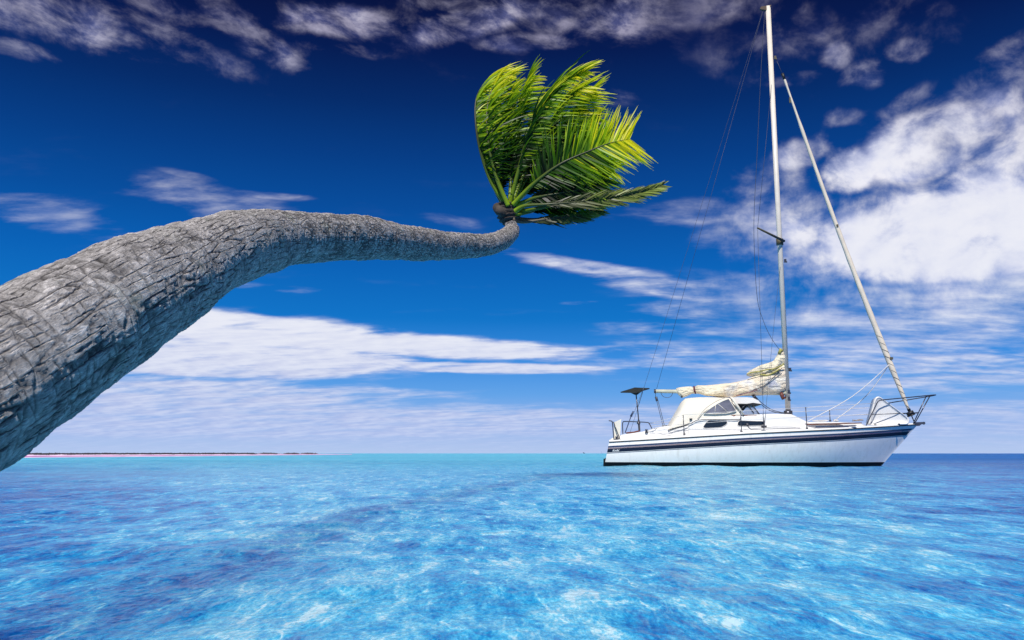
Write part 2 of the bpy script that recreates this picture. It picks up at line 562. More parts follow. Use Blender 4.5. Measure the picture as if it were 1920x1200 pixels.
    def ridged(v, sc, det, ro, di):
        q = t.noise(v, sc, det, ro, di)
        return t.math('SUBTRACT', 1.0, t.math('ABSOLUTE', t.math('MULTIPLY_ADD', q, 3.0, -1.5)))
    b1 = ridged(t.mapping(geo, rot=(0, 0, .25), scale=(1, .4, 1)), 4.6, 3, 0.5, 0.5)
    b2 = ridged(t.mapping(geo, rot=(0, 0, -.35), scale=(1, .45, 1)), 14, 3, 0.55, 0.4)
    b3 = t.noise(t.mapping(geo, scale=(1, .6, 1)), 50, 4, 0.65, 0.5)
    nrm = t.bump(b1, 1.0, 0.045)
    nrm = t.bump(b2, 1.0, 0.016, nrm)
    nrm = t.bump(b3, 1.0, 0.007, nrm)
    t.put(b.inputs['Normal'], nrm)
    me.materials.append(m)
    o = bpy.data.objects.new('sea_water', me)
    COL.objects.link(o)
    tag(o, 'clear turquoise and blue rippled lagoon water', 'water', kind='structure')


make_water()

# seabed / shore sand the palm is rooted in (just beside the viewer)
def make_shore():
    V, Fc = [], []
    nr, nc = 14, 40
    for i in range(nr):
        f = i / (nr - 1)
        for j in range(nc):
            a = 2 * math.pi * j / nc
            rx = 1.5 + .12 * math.sin(3 * a + 1); ry = 1.15 + .1 * math.sin(2 * a)
            h = .16 * (1 - f ** 2) - .06 * f + .02 * mnoise.noise(Vector((f * 3, a, 0)))
            V.append((-2.35 + rx * f * math.cos(a), 0.2 + ry * f * math.sin(a), h))
    for i in range(nr - 1):
        for j in range(nc):
            Fc.append((i * nc + j, (i + 1) * nc + j, (i + 1) * nc + (j + 1) % nc, i * nc + (j + 1) % nc))
    m = simple('wet_sand', (.46, .38, .28), .9, scale=5, bump=.006, bscale=60)
    o = build('sand_shore', (V, Fc), m)
    tag(o, 'small mound of pale sand at the foot of the leaning palm', 'sand', kind='structure')


make_shore()

# ------------------------------------------------------------------ far sand spit with low scrub
def make_spit():
    V, Fc = [], []
    n = 160
    crest = []
    for i in range(n):
        f = i / (n - 1)
        px = -260 + 920 * f
        pyw = interp(px, [-260, 40, 340, 560, 740], [859.5, 858.0, 855.6, 853.2, 851.5])
        d = ray(px, pyw)
        t = -CH / d.z
        p = d * t
        base = Vector((p.x, p.y, 0))
        out = Vector((p.x, p.y, 0)).normalized()
        wob = 1 + .03 * mnoise.noise(Vector((f * 30, 0, 0)))
        base *= wob
        wdt = base.length * .35
        fade = min(1, (1 - f) * 6)
        prof = [(0, -.05), (.06, .07), (.1, .13), (.11, .20), (.35, .31), (.6, .36), (1, .2)]
        for q, h in prof:
            pp = base + out * (wdt * q)
            V.append((pp.x, pp.y, h * (.3 + .7 * fade) * (1 if h < 0 else (1 + .12 * mnoise.noise(Vector((f * 60, q * 3, 2)))))))
        crest.append((base, out, wdt, fade))
    k = 7
    for i in range(n - 1):
        for j in range(k - 1):
            Fc.append((i * k + j, (i + 1) * k + j, (i + 1) * k + j + 1, i * k + j + 1))
    m, t, b = new_mat('pale_sand')
    geo = t.add('ShaderNodeNewGeometry').outputs['Position']
    sp = t.add('ShaderNodeSeparateXYZ'); t.l.new(geo, sp.inputs[0])
    wet = t.maprange(sp.outputs[2], .17, .13)
    wet = t.math('MULTIPLY', wet, t.maprange(sp.outputs[2], .04, .08))
    col = t.mix(t.maprange(t.noise(geo, .3, 4), .4, .6), (.90, .76, .88), (.84, .58, .80))
    t.put(b.inputs['Base Color'], t.mix(wet, col, (.42, .10, .38)))
    b.inputs['Roughness'].default_value = .9
    o = build('sand_spit', (V, Fc), m)
    tag(o, 'long low pinkish white sand spit on the horizon behind the leaning palm', 'sand', kind='structure')
    # scrub: thousands of small leaf blades in tufts
    V, Fc = [], []
    r2 = random.Random(5)
    for _ in range(2600):
        f = r2.random() ** 1.0
        i = min(n - 1, int(f * (n - 1)))
        base, out, wdt, fade = crest[i]
        if i < n - 1:
            base = base.lerp(crest[i + 1][0], r2.random())
        dens = mnoise.noise(Vector((f * 45, 3.3, 0))) + (.5 if f < .8 else .12)
        if dens < -.02 or fade < .5: continue
        q = r2.uniform(.25, .75)
        c = base + out * (wdt * q)
        dist = c.length
        hh = r2.uniform(.13, .18) * (dist / 90) ** .8
        ww = hh * r2.uniform(1.5, 5)
        z0 = interp(q, [.1, .35, .6, 1], [.18, .29, .34, .2])
        for b_ in range(7):
            ox = r2.uniform(-ww, ww); oy = r2.uniform(-ww, ww)
            s = hh * r2.uniform(.4, 1) * (1 - .5 * abs(ox) / ww)
            lean = r2.uniform(-.4, .4) * s
            k0 = len(V)
            wb = hh * r2.uniform(.15, .5)
            V += [(c.x + ox - wb, c.y + oy, z0 - .03), (c.x + ox + wb, c.y + oy + wb * .4, z0 - .03), (c.x + ox + wb * .7 + lean, c.y + oy, z0 + s), (c.x + ox - wb * .5 + lean, c.y + oy + .02, z0 + s * .9)]
            Fc.append((k0, k0 + 1, k0 + 2, k0 + 3))
    ms = simple('dark_scrub', (.035, .018, .04), .9, scale=.5, col2=(.02, .035, .03))
    o = build('coastal_scrub', (V, Fc), ms, smooth=False)
    tag(o, 'dark low scrub growing along the far sand spit', 'scrub', kind='stuff')


make_spit()

# ------------------------------------------------------------------ palm
palm = empty('palm_tree', (-1.42, 0.75, 0.0))
tag(palm, 'leaning coconut palm with thick cracked grey trunk and wind blown green crown', 'palm tree')


def bark_mat():
    m, t, b = new_mat('palm_bark')
    at_ = t.add('ShaderNodeAttribute', attribute_name='bark').outputs['Vector']
    tt = t.add('ShaderNodeAttribute', attribute_name='along').outputs['Fac']   # metres from the base
    warp = t.add('ShaderNodeVectorMath', operation='MULTIPLY_ADD')
    nzc = t.add('ShaderNodeTexNoise'); t.l.new(at_, nzc.inputs[0]); nzc.inputs['Scale'].default_value = 7; nzc.inputs['Detail'].default_value = 5; nzc.inputs['Roughness'].default_value = .6
    cen = t.vmath('SUBTRACT', nzc.outputs[1], (.5, .5, .5))
    t.l.new(cen, warp.inputs[0]); warp.inputs[1].default_value = (.05, .022, .022); t.l.new(at_, warp.inputs[2])
    wv = warp.outputs[0]

    def vor(vec, scl, width, seed):
        mp = t.mapping(vec, loc=(seed, seed * .7, 0), scale=scl)
        v = t.add('ShaderNodeTexVoronoi', feature='DISTANCE_TO_EDGE')
        t.l.new(mp, v.inputs['Vector']); v.inputs['Scale'].default_value = 1; v.inputs['Randomness'].default_value = .8
        return t.maprange(v.outputs[0], 0.0, width, 1.0, 0.0)

    def ang(v):  # keep cracks thin in places
        return v
    near = t.maprange(tt, 3.6, 5.2, 1.0, 0.0)
    far = t.math('SUBTRACT', 1.0, near)
    c1 = vor(wv, (2.0, 30, 30), .085, 0)
    c2 = vor(wv, (5, 62, 62), .13, 3.1)
    c3 = vor(wv, (24, 9, 9), .14, 7.7)
    c4 = vor(wv, (20, 17, 17), .15, 1.7)
    brk = t.noise(at_, 6.5, 4, .6)
    brk2 = t.noise(at_, 11, 4, .6)
    c1 = t.math('MULTIPLY', c1, t.maprange(brk, .36, .52))
    c2 = t.math('MULTIPLY', c2, t.maprange(brk2, .52, .66, 0, .8))
    c3 = t.math('MULTIPLY', c3, t.math('MULTIPLY', t.maprange(brk2, .60, .46), t.math('MULTIPLY_ADD', far, .3, .68)))
    c4 = t.math('MULTIPLY', c4, t.math('MULTIPLY', t.maprange(brk, .34, .5), t.math('MULTIPLY_ADD', far, .95, .05)))
    crack = t.math('MAXIMUM', t.math('MAXIMUM', c1, c2), t.math('MAXIMUM', c3, c4))
    fib = t.noise(t.mapping(at_, scale=(.30, 1, 1)), 95, 6, .75, .4)
    med = t.noise(t.mapping(wv, scale=(.6, 1, 1)), 16, 6, .65, .4)
    big = t.noise(at_, 2.2, 4, .55)
    # leaf-scar rings on the upper trunk
    rg = t.add('ShaderNodeTexWave', wave_type='BANDS', bands_direction='X', wave_profile='SAW')
    t.l.new(wv, rg.inputs['Vector']); rg.inputs['Scale'].default_value = 2.6; rg.inputs['Distortion'].default_value = 3.0
    rg.inputs['Detail'].default_value = 3; rg.inputs['Detail Scale'].default_value = 2.0
    ring = t.math('MULTIPLY', rg.outputs['Fac'], t.maprange(tt, 6, 10, 0, 1))
    col = t.ramp(t.math('ADD', t.math('MULTIPLY', med, .35), t.math('MULTIPLY', fib, .65)),
                 [(.34, (.12, .116, .12)), (.43, (.27, .264, .27)), (.53, (.45, .44, .45)), (.63, (.80, .785, .80))])
    col = t.mix(t.maprange(big, .4, .7, 0, .5), col, t.mix(.4, col, (.20, .19, .19)))
    lich = t.math('MULTIPLY', t.maprange(t.noise(at_, 4.5, 5, .7), .55, .68), .35)
    col = t.mix(lich, col, (.30, .36, .28))
    rust = t.math('MULTIPLY', t.maprange(t.noise(t.mapping(at_, loc=(5, 0, 0)), 3.4, 6, .75), .63, .72), t.maprange(tt, 5.5, 7, 0, .7))
    col = t.mix(rust, col, (.25, .10, .06))
    col = t.mix(1.0, col, (1.0, .95, .89), 'MULTIPLY')
    col = t.mix(t.math('MULTIPLY', crack, .9), col, (.014, .012, .013))
    t.put(b.inputs['Base Color'], col)
    b.inputs['Roughness'].default_value = .85
    b.inputs['Specular IOR Level'].default_value = .25
    h = t.math('ADD', t.math('MULTIPLY', crack, -.0065), t.math('MULTIPLY', med, .004))
    h = t.math('ADD', h, t.math('MULTIPLY', fib, .009))
    h = t.math('ADD', h, t.math('MULTIPLY', big, .016))
    h = t.math('ADD', h, t.math('MULTIPLY', ring, .012))
    dp = t.add('ShaderNodeDisplacement')
    t.l.new(h, dp.inputs['Height']); dp.inputs['Midlevel'].default_value = .012; dp.inputs['Scale'].default_value = 1.0
    t.l.new(dp.outputs[0], t.n['Material Output'].inputs['Displacement'])
    m.displacement_method = 'BOTH'
    return m


M_bark = bark_mat()


def make_trunk():
    # (x, y, width in the photo, radius in metres)
    cp = [(21, 688, 290, .198), (136, 618, 252, .194), (248, 555, 216, .190), (364, 494, 163, .186), (447, 463, 135, .182),
          (530, 447, 106, .178), (605, 446, 92, .174), (690, 446, 80, .170), (755, 455, 66, .164), (815, 459.5, 55, .156), (870, 461, 45, .150),
          (912, 459, 40, .143), (941, 450, 35, .137), (959, 434, 27, .118), (958, 420, 21, .088)]
    pts, rad = [], []
    for (x, y, w, r) in cp:
        D = 2 * r * F / w
        if x == 959: D = 13.4
        if y == 420: D = 13.5
        pts.append(at_d(x, y, D)); rad.append(r)
    pts = [Vector((-1.42, .72, -.12)), Vector((-1.37, 1.25, .20)), Vector((-1.32, 1.75, .44))] + pts
    rad = [.26, .218, .203] + rad
    K = 14
    path = smooth_path(pts, K)
    rr = []
    for i in range(len(rad) - 1):
        rr += [rad[i] + (rad[i + 1] - rad[i]) * j / K for j in range(K)]
    rr.append(rad[-1])
    # resample: fine near the viewer
    P = np.array([list(p) for p in path]); rr = np.array(rr)
    seg = np.linalg.norm(np.diff(P, axis=0), axis=1)
    s = np.concatenate([[0], np.cumsum(seg)])
    samples = [0.0]
    while samples[-1] < s[-1]:
        c = samples[-1]
        y = np.interp(c, s, P[:, 1])
        samples.append(c + max(.0055, .0035 * max(y, 1.4) / 2.0))
    samples = np.array(samples[:-1] + [s[-1]])
    Q = np.stack([np.interp(samples, s, P[:, k]) for k in range(3)], 1)
    # smooth the frame
    R_ = np.interp(samples, s, rr)
    T = np.gradient(Q, axis=0); T /= np.linalg.norm(T, axis=1)[:, None]
    ker = np.ones(31) / 31
    Tp = np.pad(T, ((15, 15), (0, 0)), mode='edge')
    T = np.stack([np.convolve(Tp[:, k], ker, mode='valid') for k in range(3)], 1); T /= np.linalg.norm(T, axis=1)[:, None]
    N = 250
    nrm = np.array([0, 0, 1.0])
    V = np.zeros((len(Q), N, 3)); B = np.zeros((len(Q), N, 3)); Lc = np.zeros((len(Q), N))
    a = np.linspace(0, 2 * math.pi, N, endpoint=False)
    for i in range(len(Q)):
        nrm = nrm - T[i] * nrm.dot(T[i]); nrm /= np.linalg.norm(nrm)
        b = np.cross(T[i], nrm)
        sc = samples[i]
        lump = 1 + .030 * np.sin(sc * 7.3 + .8 * np.sin(sc * 2.9)) * (.6 + .4 * np.cos(a - 3.0)) * (1 if sc > 4 else .45)
        lump = lump + .022 * np.sin(sc * 3.1 + 2 * a + 1) + .014 * np.sin(sc * 17 + 3 * a + 2 * np.sin(sc * 4)) + .012 * np.sin(sc * 29 + a)
        rad_ = (R_[i] * .985) * lump
        V[i] = Q[i] + np.outer(np.cos(a) * rad_, nrm) + np.outer(np.sin(a) * rad_, b)
        B[i, :, 0] = sc; B[i, :, 1] = np.cos(a) * .19; B[i, :, 2] = np.sin(a) * .19
        Lc[i] = sc
    o0 = Vector(palm.location)
    V = V.reshape(-1, 3) - np.array(o0)
    i, j = np.meshgrid(np.arange(len(Q) - 1), np.arange(N), indexing='ij')
    j2 = (j + 1) % N
    Fc = np.stack([i * N + j, i * N + j2, (i + 1) * N + j2, (i + 1) * N + j], -1).reshape(-1, 4)
    me = bpy.data.meshes.new('trunk')
    me.from_pydata(V.tolist(), [], Fc.tolist() + [tuple((len(Q) - 1) * N + k for k in range(N))])
    me.polygons.foreach_set("use_smooth", [True] * len(me.polygons))
    at1 = me.attributes.new('bark', 'FLOAT_VECTOR', 'POINT'); at1.data.foreach_set('vector', B.reshape(-1))
    at2 = me.attributes.new('along', 'FLOAT', 'POINT'); at2.data.foreach_set('value', Lc.reshape(-1))
    me.materials.append(M_bark)
    o = bpy.data.objects.new('trunk', me)
    COL.objects.link(o); o.parent = palm
    print('trunk verts', len(V), 'length', s[-1])
    return Vector(Q[-1])


top = make_trunk()
CY = 13.4                         # distance of the crown


def leaf_mat(name, stops, tstr=.5):
    m, t, b = new_mat(name)
    f = t.add('ShaderNodeAttribute', attribute_name='tone').outputs['Fac']
    c = t.ramp(f, stops)
    t.put(b.inputs['Base Color'], c)
    b.inputs['Roughness'].default_value = .38
    b.inputs['Specular IOR Level'].default_value = .3
    tr = t.add('ShaderNodeBsdfTranslucent')
    t.l.new(t.mix(1.0, c, (1.0, 1.0, .35), 'MULTIPLY'), tr.inputs[0])
    mx = t.add('ShaderNodeMixShader'); mx.inputs[0].default_value = tstr
    t.l.new(b.outputs[0], mx.inputs[1]); t.l.new(tr.outputs[0], mx.inputs[2])
    t.l.new(mx.outputs[0], t.n['Material Output'].inputs[0])
    return m


M_leaf = leaf_mat('palm_leaf', tstr=.58, stops=[(0, (.004, .012, .003)), (.22, (.012, .045, .003)), (.45, (.06, .19, .004)), (.64, (.42, .64, .006)), (.82, (.86, .82, .010)), (1, (.95, .88, .04))])  # dark stops paint crown shade; yellow stops mix yellowed tips with sun glow
M_dark = leaf_mat('dry_palm_leaf', [(0, (.03, .035, .015)), (.4, (.10, .12, .03)), (.75, (.26, .32, .05)), (1, (.55, .58, .22))], .25)
M_stalk = leaf_mat('frond_stalk', [(0, (.035, .045, .012)), (.45, (.08, .12, .012)), (1, (.24, .36, .012))], .05)
M_stalkd = simple('frond_stalk_brown', (.10, .08, .05), .6, scale=6)
M_fibre = simple('crown_fibre', (.075, .06, .05), .95, scale=7, var=.35, bump=.02, bscale=14)

crown = build('crown', tube(smooth_path([at(958, 430, CY), at(957, 421, CY), at(955, 410, CY), at(954, 398, CY), at(955, 385, CY), at(957, 374, CY)], 6),
                            [interp(k / 30, [0, .2, .4, .6, .8, 1], [.07, .10, .17, .20, .18, .05]) * (1 + .12 * math.sin(k * 1.9)) for k in range(31)], 16), M_fibre, palm)


def frond(pts, n=64, ln=75, wl=1.0, wr=1.0, wind=(1, -.12), w=.8, fwd=.45, tone=(.35, .9), mat=None, tip=1.0, depth=.35, seed=0, stalk=None, droop=.3, start=.2, wid=.0165, stiff=0.0):
    r = random.Random(seed)
    P3 = [at(x, y, CY + dy) for (x, y, dy) in pts]
    path = smooth_path(P3, 12)
    m = len(path)
    rad = [.040 * (1 - i / (m - 1)) ** 1.6 + .004 for i in range(m)]
    fo = build('frond', tube(path, rad, 6), stalk or M_stalk, crown)
    fa = fo.data.attributes.new('tone', 'FLOAT', 'POINT')
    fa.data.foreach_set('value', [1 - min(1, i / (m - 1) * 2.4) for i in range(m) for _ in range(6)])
    S = CY / F / 1.0 * 1.03
    V, Fc, Tn = [], [], []
    Wd = Vector((wind[0], r.uniform(-.1, .1), wind[1])).normalized()
    cum = [0]
    for i in range(1, m): cum.append(cum[-1] + (path[i] - path[i - 1]).length)
    tot = cum[-1]
    for side in (-1, 1):
        wgt = wl if side < 0 else wr
        if wgt <= 0: continue
        for k in range(int(n * 1.6)):
            f = start + (1 - start) * (k + r.random() * .6) / int(n * 1.6)
            s = f * tot
            i = next((q for q in range(1, m) if cum[q] >= s), m - 1)
            a = (s - cum[i - 1]) / max(1e-6, cum[i] - cum[i - 1])
            p = path[i - 1].lerp(path[i], min(a, 1))
            T = (path[i] - path[i - 1]).normalized()
            view = Vector((0, 1, 0))
            Sd = T.cross(view).normalized() * side          # right of travel when side=+1
            prof = min(1, (f - start + .04) * 5) * (1 - .45 * max(0, (f - .6) / .4) ** 1.5 * tip)
            L = ln * S * wgt * prof * r.choice((.6, .95, 1.0, 1.05, 1.15, 1.3)) * r.uniform(.88, 1.1)
            jit = Vector((r.gauss(0, .10), r.gauss(0, depth), r.gauss(0, .10)))
            d = (T * (fwd + .5 * f) + Sd * 1.0 + Wd * w + jit)
            d.normalize()
            q = p.copy()
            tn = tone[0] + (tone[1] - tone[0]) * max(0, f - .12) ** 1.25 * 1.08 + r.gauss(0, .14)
            wdir = (d.cross(Vector((r.gauss(0, .25), -1, r.gauss(0, .25))))).normalized()
            ns = 5
            k0 = len(V)
            for j in range(ns + 1):
                g = j / ns
                hw = wid * (1 - g) ** .7 * (.6 + .4 * min(1, g * 5)) + .0012
                V.append(q - wdir * hw); V.append(q + wdir * hw)
                tv = tn + .22 * (g - .4)
                Tn += [tv, tv]
                if j < ns:
                    dd = (d * (1 - stiff * 0) + Wd * (w * .5 * g) + Vector((0, 0, -1)) * droop * g * g).normalized()
                    q = q + dd * (L / ns)
            for j in range(ns):
                a0 = k0 + 2 * j
                Fc.append((a0, a0 + 1, a0 + 3, a0 + 2))
    lo = build('leaflets', (V, Fc), mat or M_leaf, fo, smooth=False)
    at_ = lo.data.attributes.new('tone', 'FLOAT', 'POINT')
    at_.data.foreach_set('value', [min(1, max(0, x)) for x in Tn])
    lo['kind'] = 'stuff'
    del lo['kind']
    return fo


H = (955, 392)
# back layers first
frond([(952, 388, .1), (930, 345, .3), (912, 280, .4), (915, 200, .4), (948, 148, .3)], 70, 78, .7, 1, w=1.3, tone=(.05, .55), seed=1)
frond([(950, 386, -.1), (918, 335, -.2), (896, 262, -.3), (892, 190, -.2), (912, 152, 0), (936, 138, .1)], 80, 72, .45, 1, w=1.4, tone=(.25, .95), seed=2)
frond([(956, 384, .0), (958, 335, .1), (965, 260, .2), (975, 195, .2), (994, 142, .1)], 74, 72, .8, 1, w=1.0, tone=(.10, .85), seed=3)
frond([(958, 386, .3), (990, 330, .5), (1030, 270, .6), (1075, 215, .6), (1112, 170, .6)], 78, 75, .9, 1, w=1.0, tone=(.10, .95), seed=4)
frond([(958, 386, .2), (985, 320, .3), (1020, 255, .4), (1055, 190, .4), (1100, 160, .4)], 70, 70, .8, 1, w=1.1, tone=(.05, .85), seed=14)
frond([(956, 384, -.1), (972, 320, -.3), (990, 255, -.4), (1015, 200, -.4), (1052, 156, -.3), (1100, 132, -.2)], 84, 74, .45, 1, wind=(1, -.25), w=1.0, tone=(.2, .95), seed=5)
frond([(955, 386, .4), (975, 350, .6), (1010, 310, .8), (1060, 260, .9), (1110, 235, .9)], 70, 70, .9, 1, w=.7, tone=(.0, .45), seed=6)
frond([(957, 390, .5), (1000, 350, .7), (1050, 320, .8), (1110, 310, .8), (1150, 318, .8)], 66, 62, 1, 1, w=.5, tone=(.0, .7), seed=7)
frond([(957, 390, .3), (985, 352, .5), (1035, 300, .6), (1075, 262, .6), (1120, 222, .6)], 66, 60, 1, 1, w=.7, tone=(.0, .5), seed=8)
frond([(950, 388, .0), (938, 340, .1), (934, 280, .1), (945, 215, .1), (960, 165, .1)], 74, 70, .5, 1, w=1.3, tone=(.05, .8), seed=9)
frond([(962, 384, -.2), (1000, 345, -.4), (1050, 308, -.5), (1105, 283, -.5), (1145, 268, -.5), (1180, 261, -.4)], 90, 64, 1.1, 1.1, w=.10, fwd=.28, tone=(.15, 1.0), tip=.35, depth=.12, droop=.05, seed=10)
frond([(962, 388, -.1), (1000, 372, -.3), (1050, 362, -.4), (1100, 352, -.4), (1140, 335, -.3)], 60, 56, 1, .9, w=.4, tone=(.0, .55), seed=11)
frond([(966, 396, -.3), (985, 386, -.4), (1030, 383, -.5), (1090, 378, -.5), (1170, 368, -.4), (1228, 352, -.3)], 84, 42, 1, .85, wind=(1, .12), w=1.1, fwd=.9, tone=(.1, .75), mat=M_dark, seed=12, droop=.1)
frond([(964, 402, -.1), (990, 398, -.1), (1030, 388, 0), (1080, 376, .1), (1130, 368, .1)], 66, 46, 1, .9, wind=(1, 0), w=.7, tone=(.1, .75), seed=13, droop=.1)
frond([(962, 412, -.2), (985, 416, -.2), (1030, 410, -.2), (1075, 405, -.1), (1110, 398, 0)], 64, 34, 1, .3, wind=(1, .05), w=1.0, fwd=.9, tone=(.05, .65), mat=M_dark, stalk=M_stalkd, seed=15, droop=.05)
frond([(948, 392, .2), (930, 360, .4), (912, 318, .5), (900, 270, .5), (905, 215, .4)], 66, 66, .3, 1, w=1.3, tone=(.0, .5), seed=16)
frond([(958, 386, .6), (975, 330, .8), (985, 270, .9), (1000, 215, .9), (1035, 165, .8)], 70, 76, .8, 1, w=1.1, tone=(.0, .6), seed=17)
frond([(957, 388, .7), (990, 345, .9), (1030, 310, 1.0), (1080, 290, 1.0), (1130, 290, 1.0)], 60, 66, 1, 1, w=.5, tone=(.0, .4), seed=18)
# inner fronds, shade painted into their dark tones, and old trailing ones below
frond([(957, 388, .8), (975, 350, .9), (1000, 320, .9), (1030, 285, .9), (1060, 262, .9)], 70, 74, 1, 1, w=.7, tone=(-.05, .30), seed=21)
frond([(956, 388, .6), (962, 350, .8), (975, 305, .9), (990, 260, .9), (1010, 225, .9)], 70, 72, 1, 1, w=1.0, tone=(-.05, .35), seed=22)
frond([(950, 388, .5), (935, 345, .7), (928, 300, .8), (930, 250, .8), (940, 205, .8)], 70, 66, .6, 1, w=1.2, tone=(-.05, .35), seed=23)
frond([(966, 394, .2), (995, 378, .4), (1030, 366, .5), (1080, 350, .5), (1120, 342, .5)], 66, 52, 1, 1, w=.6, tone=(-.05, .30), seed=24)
frond([(966, 398, .0), (1000, 392, -.2), (1060, 382, -.3), (1120, 374, -.3), (1185, 362, -.2), (1240, 347, -.1)], 84, 34, 1, .8, wind=(1, .14), w=1.2, fwd=1.0, tone=(.05, .6), mat=M_dark, seed=25, droop=.05)
frond([(962, 410, .0), (1000, 412, .0), (1045, 406, .1), (1095, 400, .1), (1128, 394, .1)], 70, 30, 1, .6, wind=(1, .0), w=1.0, fwd=.9, tone=(.05, .6), mat=M_dark, stalk=M_stalkd, seed=26, droop=.05)
frond([(953, 386, -.2), (930, 330, -.3), (915, 262, -.3), (914, 200, -.2), (930, 155, -.1), (955, 140, 0)], 80, 66, .4, 1, w=1.4, tone=(.2, 1.0), seed=27)
# young curled stub left of the crown
build('leaf_stub', tube(smooth_path([at(950, 400, CY - .1), at(938, 396, CY - .15), at(931, 389, CY - .1), at(934, 384, CY)], 5), [.07, .075, .08, .08, .08, .08, .08, .075, .07, .07, .065, .06, .055, .05, .04, .02], 10), M_fibre, crown)

# ------------------------------------------------------------------ yacht
BC = 28.8                        # distance of the centreline
yacht = empty('sailing_yacht', (8.3, BC, 0))
YAW = math.radians(-6.5)         # bow swung a little towards the viewer
yacht.rotation_euler = (0, 0, YAW)
_c, _s = math.cos(-YAW), math.sin(-YAW)


def unturn(v, pos=True):
    x, y = (v.x - 8.3, v.y - BC) if pos else (v.x, v.y)
    x, y = x * _c - y * _s, x * _s + y * _c
    return Vector((x + 8.3, y + BC, v.z)) if pos else Vector((x, y, v.z))


world_at = at
EYE = unturn(Vector((0, 0, CH)))


def at(px, py, Y):
    """the same, in the boat's own unturned frame (Y = lateral plane of the boat)"""
    d = unturn(ray(px, py), False)
    return EYE + d * ((Y - EYE.y) / d.y)


tag(yacht, 'white sailing yacht with navy stripes, furled sails and cream sprayhood anchored in shallow water', 'yacht')
XS_D, XS_W = at(1142, 828, BC - 1.02).x, at(1133, 872, BC - .95).x
XE_D, XE_W = at(1721, 795.5, BC).x, at(1651, 876, BC).x
print('hull', XS_D, XS_W, XE_D, XE_W, 'z', at(1142, 828.5, BC - 1.02).z, at(1445, 810, BC - 1.6).z, at(1300, 819, BC - 1.5).z, at(1600, 803.5, BC - 1.25).z, at(1721, 795.5, BC).z)
ZB = 1.377


def zdeck(s):
    return interp(s, [0, .15, .3, .45, .6, .75, .9, 1], [.806, .885, .97, 1.055, 1.125, 1.197, 1.30, 1.377])


def half_b(s):
    s = min(max(s, 0), 1)
    if s < .42:
        return 1.60 - .58 * ((.42 - s) / .42) ** 2
    return max(.012, 1.60 * (1 - ((s - .42) / .58) ** 2.3))


def hull_pt(s, z, side, out=0.0):
    zd = zdeck(s)
    h = z / zd
    xs = XS_W + (XS_D - XS_W) * max(-.5, min(z / .8, 1.1))
    xe = XE_W + (XE_D - XE_W) * (z / ZB)
    x = xs + (xe - xs) * s
    gq = max(0.0, 1 - h)
    amt = .10 + .22 * s * s
    gfac = 1 - amt * gq ** 1.9 + .02 * math.sin(math.pi * min(1, max(0, h)))
    b = half_b(s) * gfac
    if z < .12:
        b *= 1 - .35 * ((.12 - z) / .55) ** 1.4
    return Vector((x, BC + side * (b + out), z))


ST = [0.0, .004, .012] + [i / 70 for i in range(1, 70)] + [.993, 1.0]


def strip(rows, side, out=0.0, s0=0.0, s1=1.0):
    """rows: functions of s giving z; a strip of hull skin"""
    sts = [s for s in ST if s0 <= s <= s1]
    V, Fc = [], []
    n = len(rows)
    for s in sts:
        for rf in rows:
            V.append(hull_pt(s, rf(s), side, out))
    for i in range(len(sts) - 1):
        for j in range(n - 1):
            q = (i * n + j, (i + 1) * n + j, (i + 1) * n + j + 1, i * n + j + 1)
            Fc.append(q if side > 0 else q[::-1])
    return V, Fc


WLZ = .15


def row_between(f):
    return lambda s: WLZ + (zdeck(s) - WLZ) * f


top_rows = [row_between(k / 12) for k in range(13)]
parts = [strip(top_rows, -1), strip(top_rows, 1)]
# transom
tr = [hull_pt(0, f(0), -1) for f in top_rows] + [hull_pt(0, f(0), 1) for f in top_rows][::-1]
parts.append((tr, [tuple(range(len(tr)))]))
hull = build('hull', join(*parts), M_hull, yacht)
bot_rows = [lambda s, k=k: -.43 + (WLZ + .43) * k / 8 for k in range(9)]
tb = [hull_pt(0, f(0), -1) for f in bot_rows] + [hull_pt(0, f(0), 1) for f in bot_rows][::-1]
build('bottom', join(strip(bot_rows, -1), strip(bot_rows, 1), (tb, [tuple(range(len(tb)))])), M_black, hull)
# rudder head and skeg just aft of the transom, below the counter
XR = at(1131.5, 868, BC).x
build('rudder', prism([Vector((XR, BC - .03, .24)), Vector((XR + .12, BC - .03, .30)), Vector((XR + .2, BC - .03, -.4)), Vector((XR - .02, BC - .03, -.4))],
                      [Vector((XR, BC + .03, .24)), Vector((XR + .12, BC + .03, .30)), Vector((XR + .2, BC + .03, -.4)), Vector((XR - .02, BC + .03, -.4))]), M_black, yacht, smooth=False)


def band(name, o0, o1, m, s1=.9965, s0=0.0):
    r = [lambda s, k=k: zdeck(s) - (o1 + (o0 - o1) * k / 3) for k in range(4)]
    build(name, join(strip(r, -1, .004, s0, s1), strip(r, 1, .004, s0, s1)), m, hull)


band('upper_stripe', .135, .192, M_slate)
band('pinstripe', .203, .219, M_red)
band('main_stripe', .228, .345, M_navy)
band('lower_stripe', .362, .380, M_slate)


# rub rail
def rail(side):
    return tube([hull_pt(s, zdeck(s), side, .012) + Vector((0, 0, -.012)) for s in ST], .019, 6)


build('rub_rail', join(rail(-1), rail(1)), M_rubber, hull)


def rail2(side):
    sts = ST
    V, Fc = [], []
    for s in sts:
        p = hull_pt(s, zdeck(s), side)
        for (dy, dz) in ((-.005, .0), (-.005, .05), (.05, .055), (.055, 0)):
            V.append(Vector((p.x, p.y - side * dy if abs(p.y - BC) > .06 else p.y, p.z + dz)))
    for i in range(len(sts) - 1):
        for j in range(3):
            Fc.append((i * 4 + j, (i + 1) * 4 + j, (i + 1) * 4 + j + 1, i * 4 + j + 1))
    return V, Fc


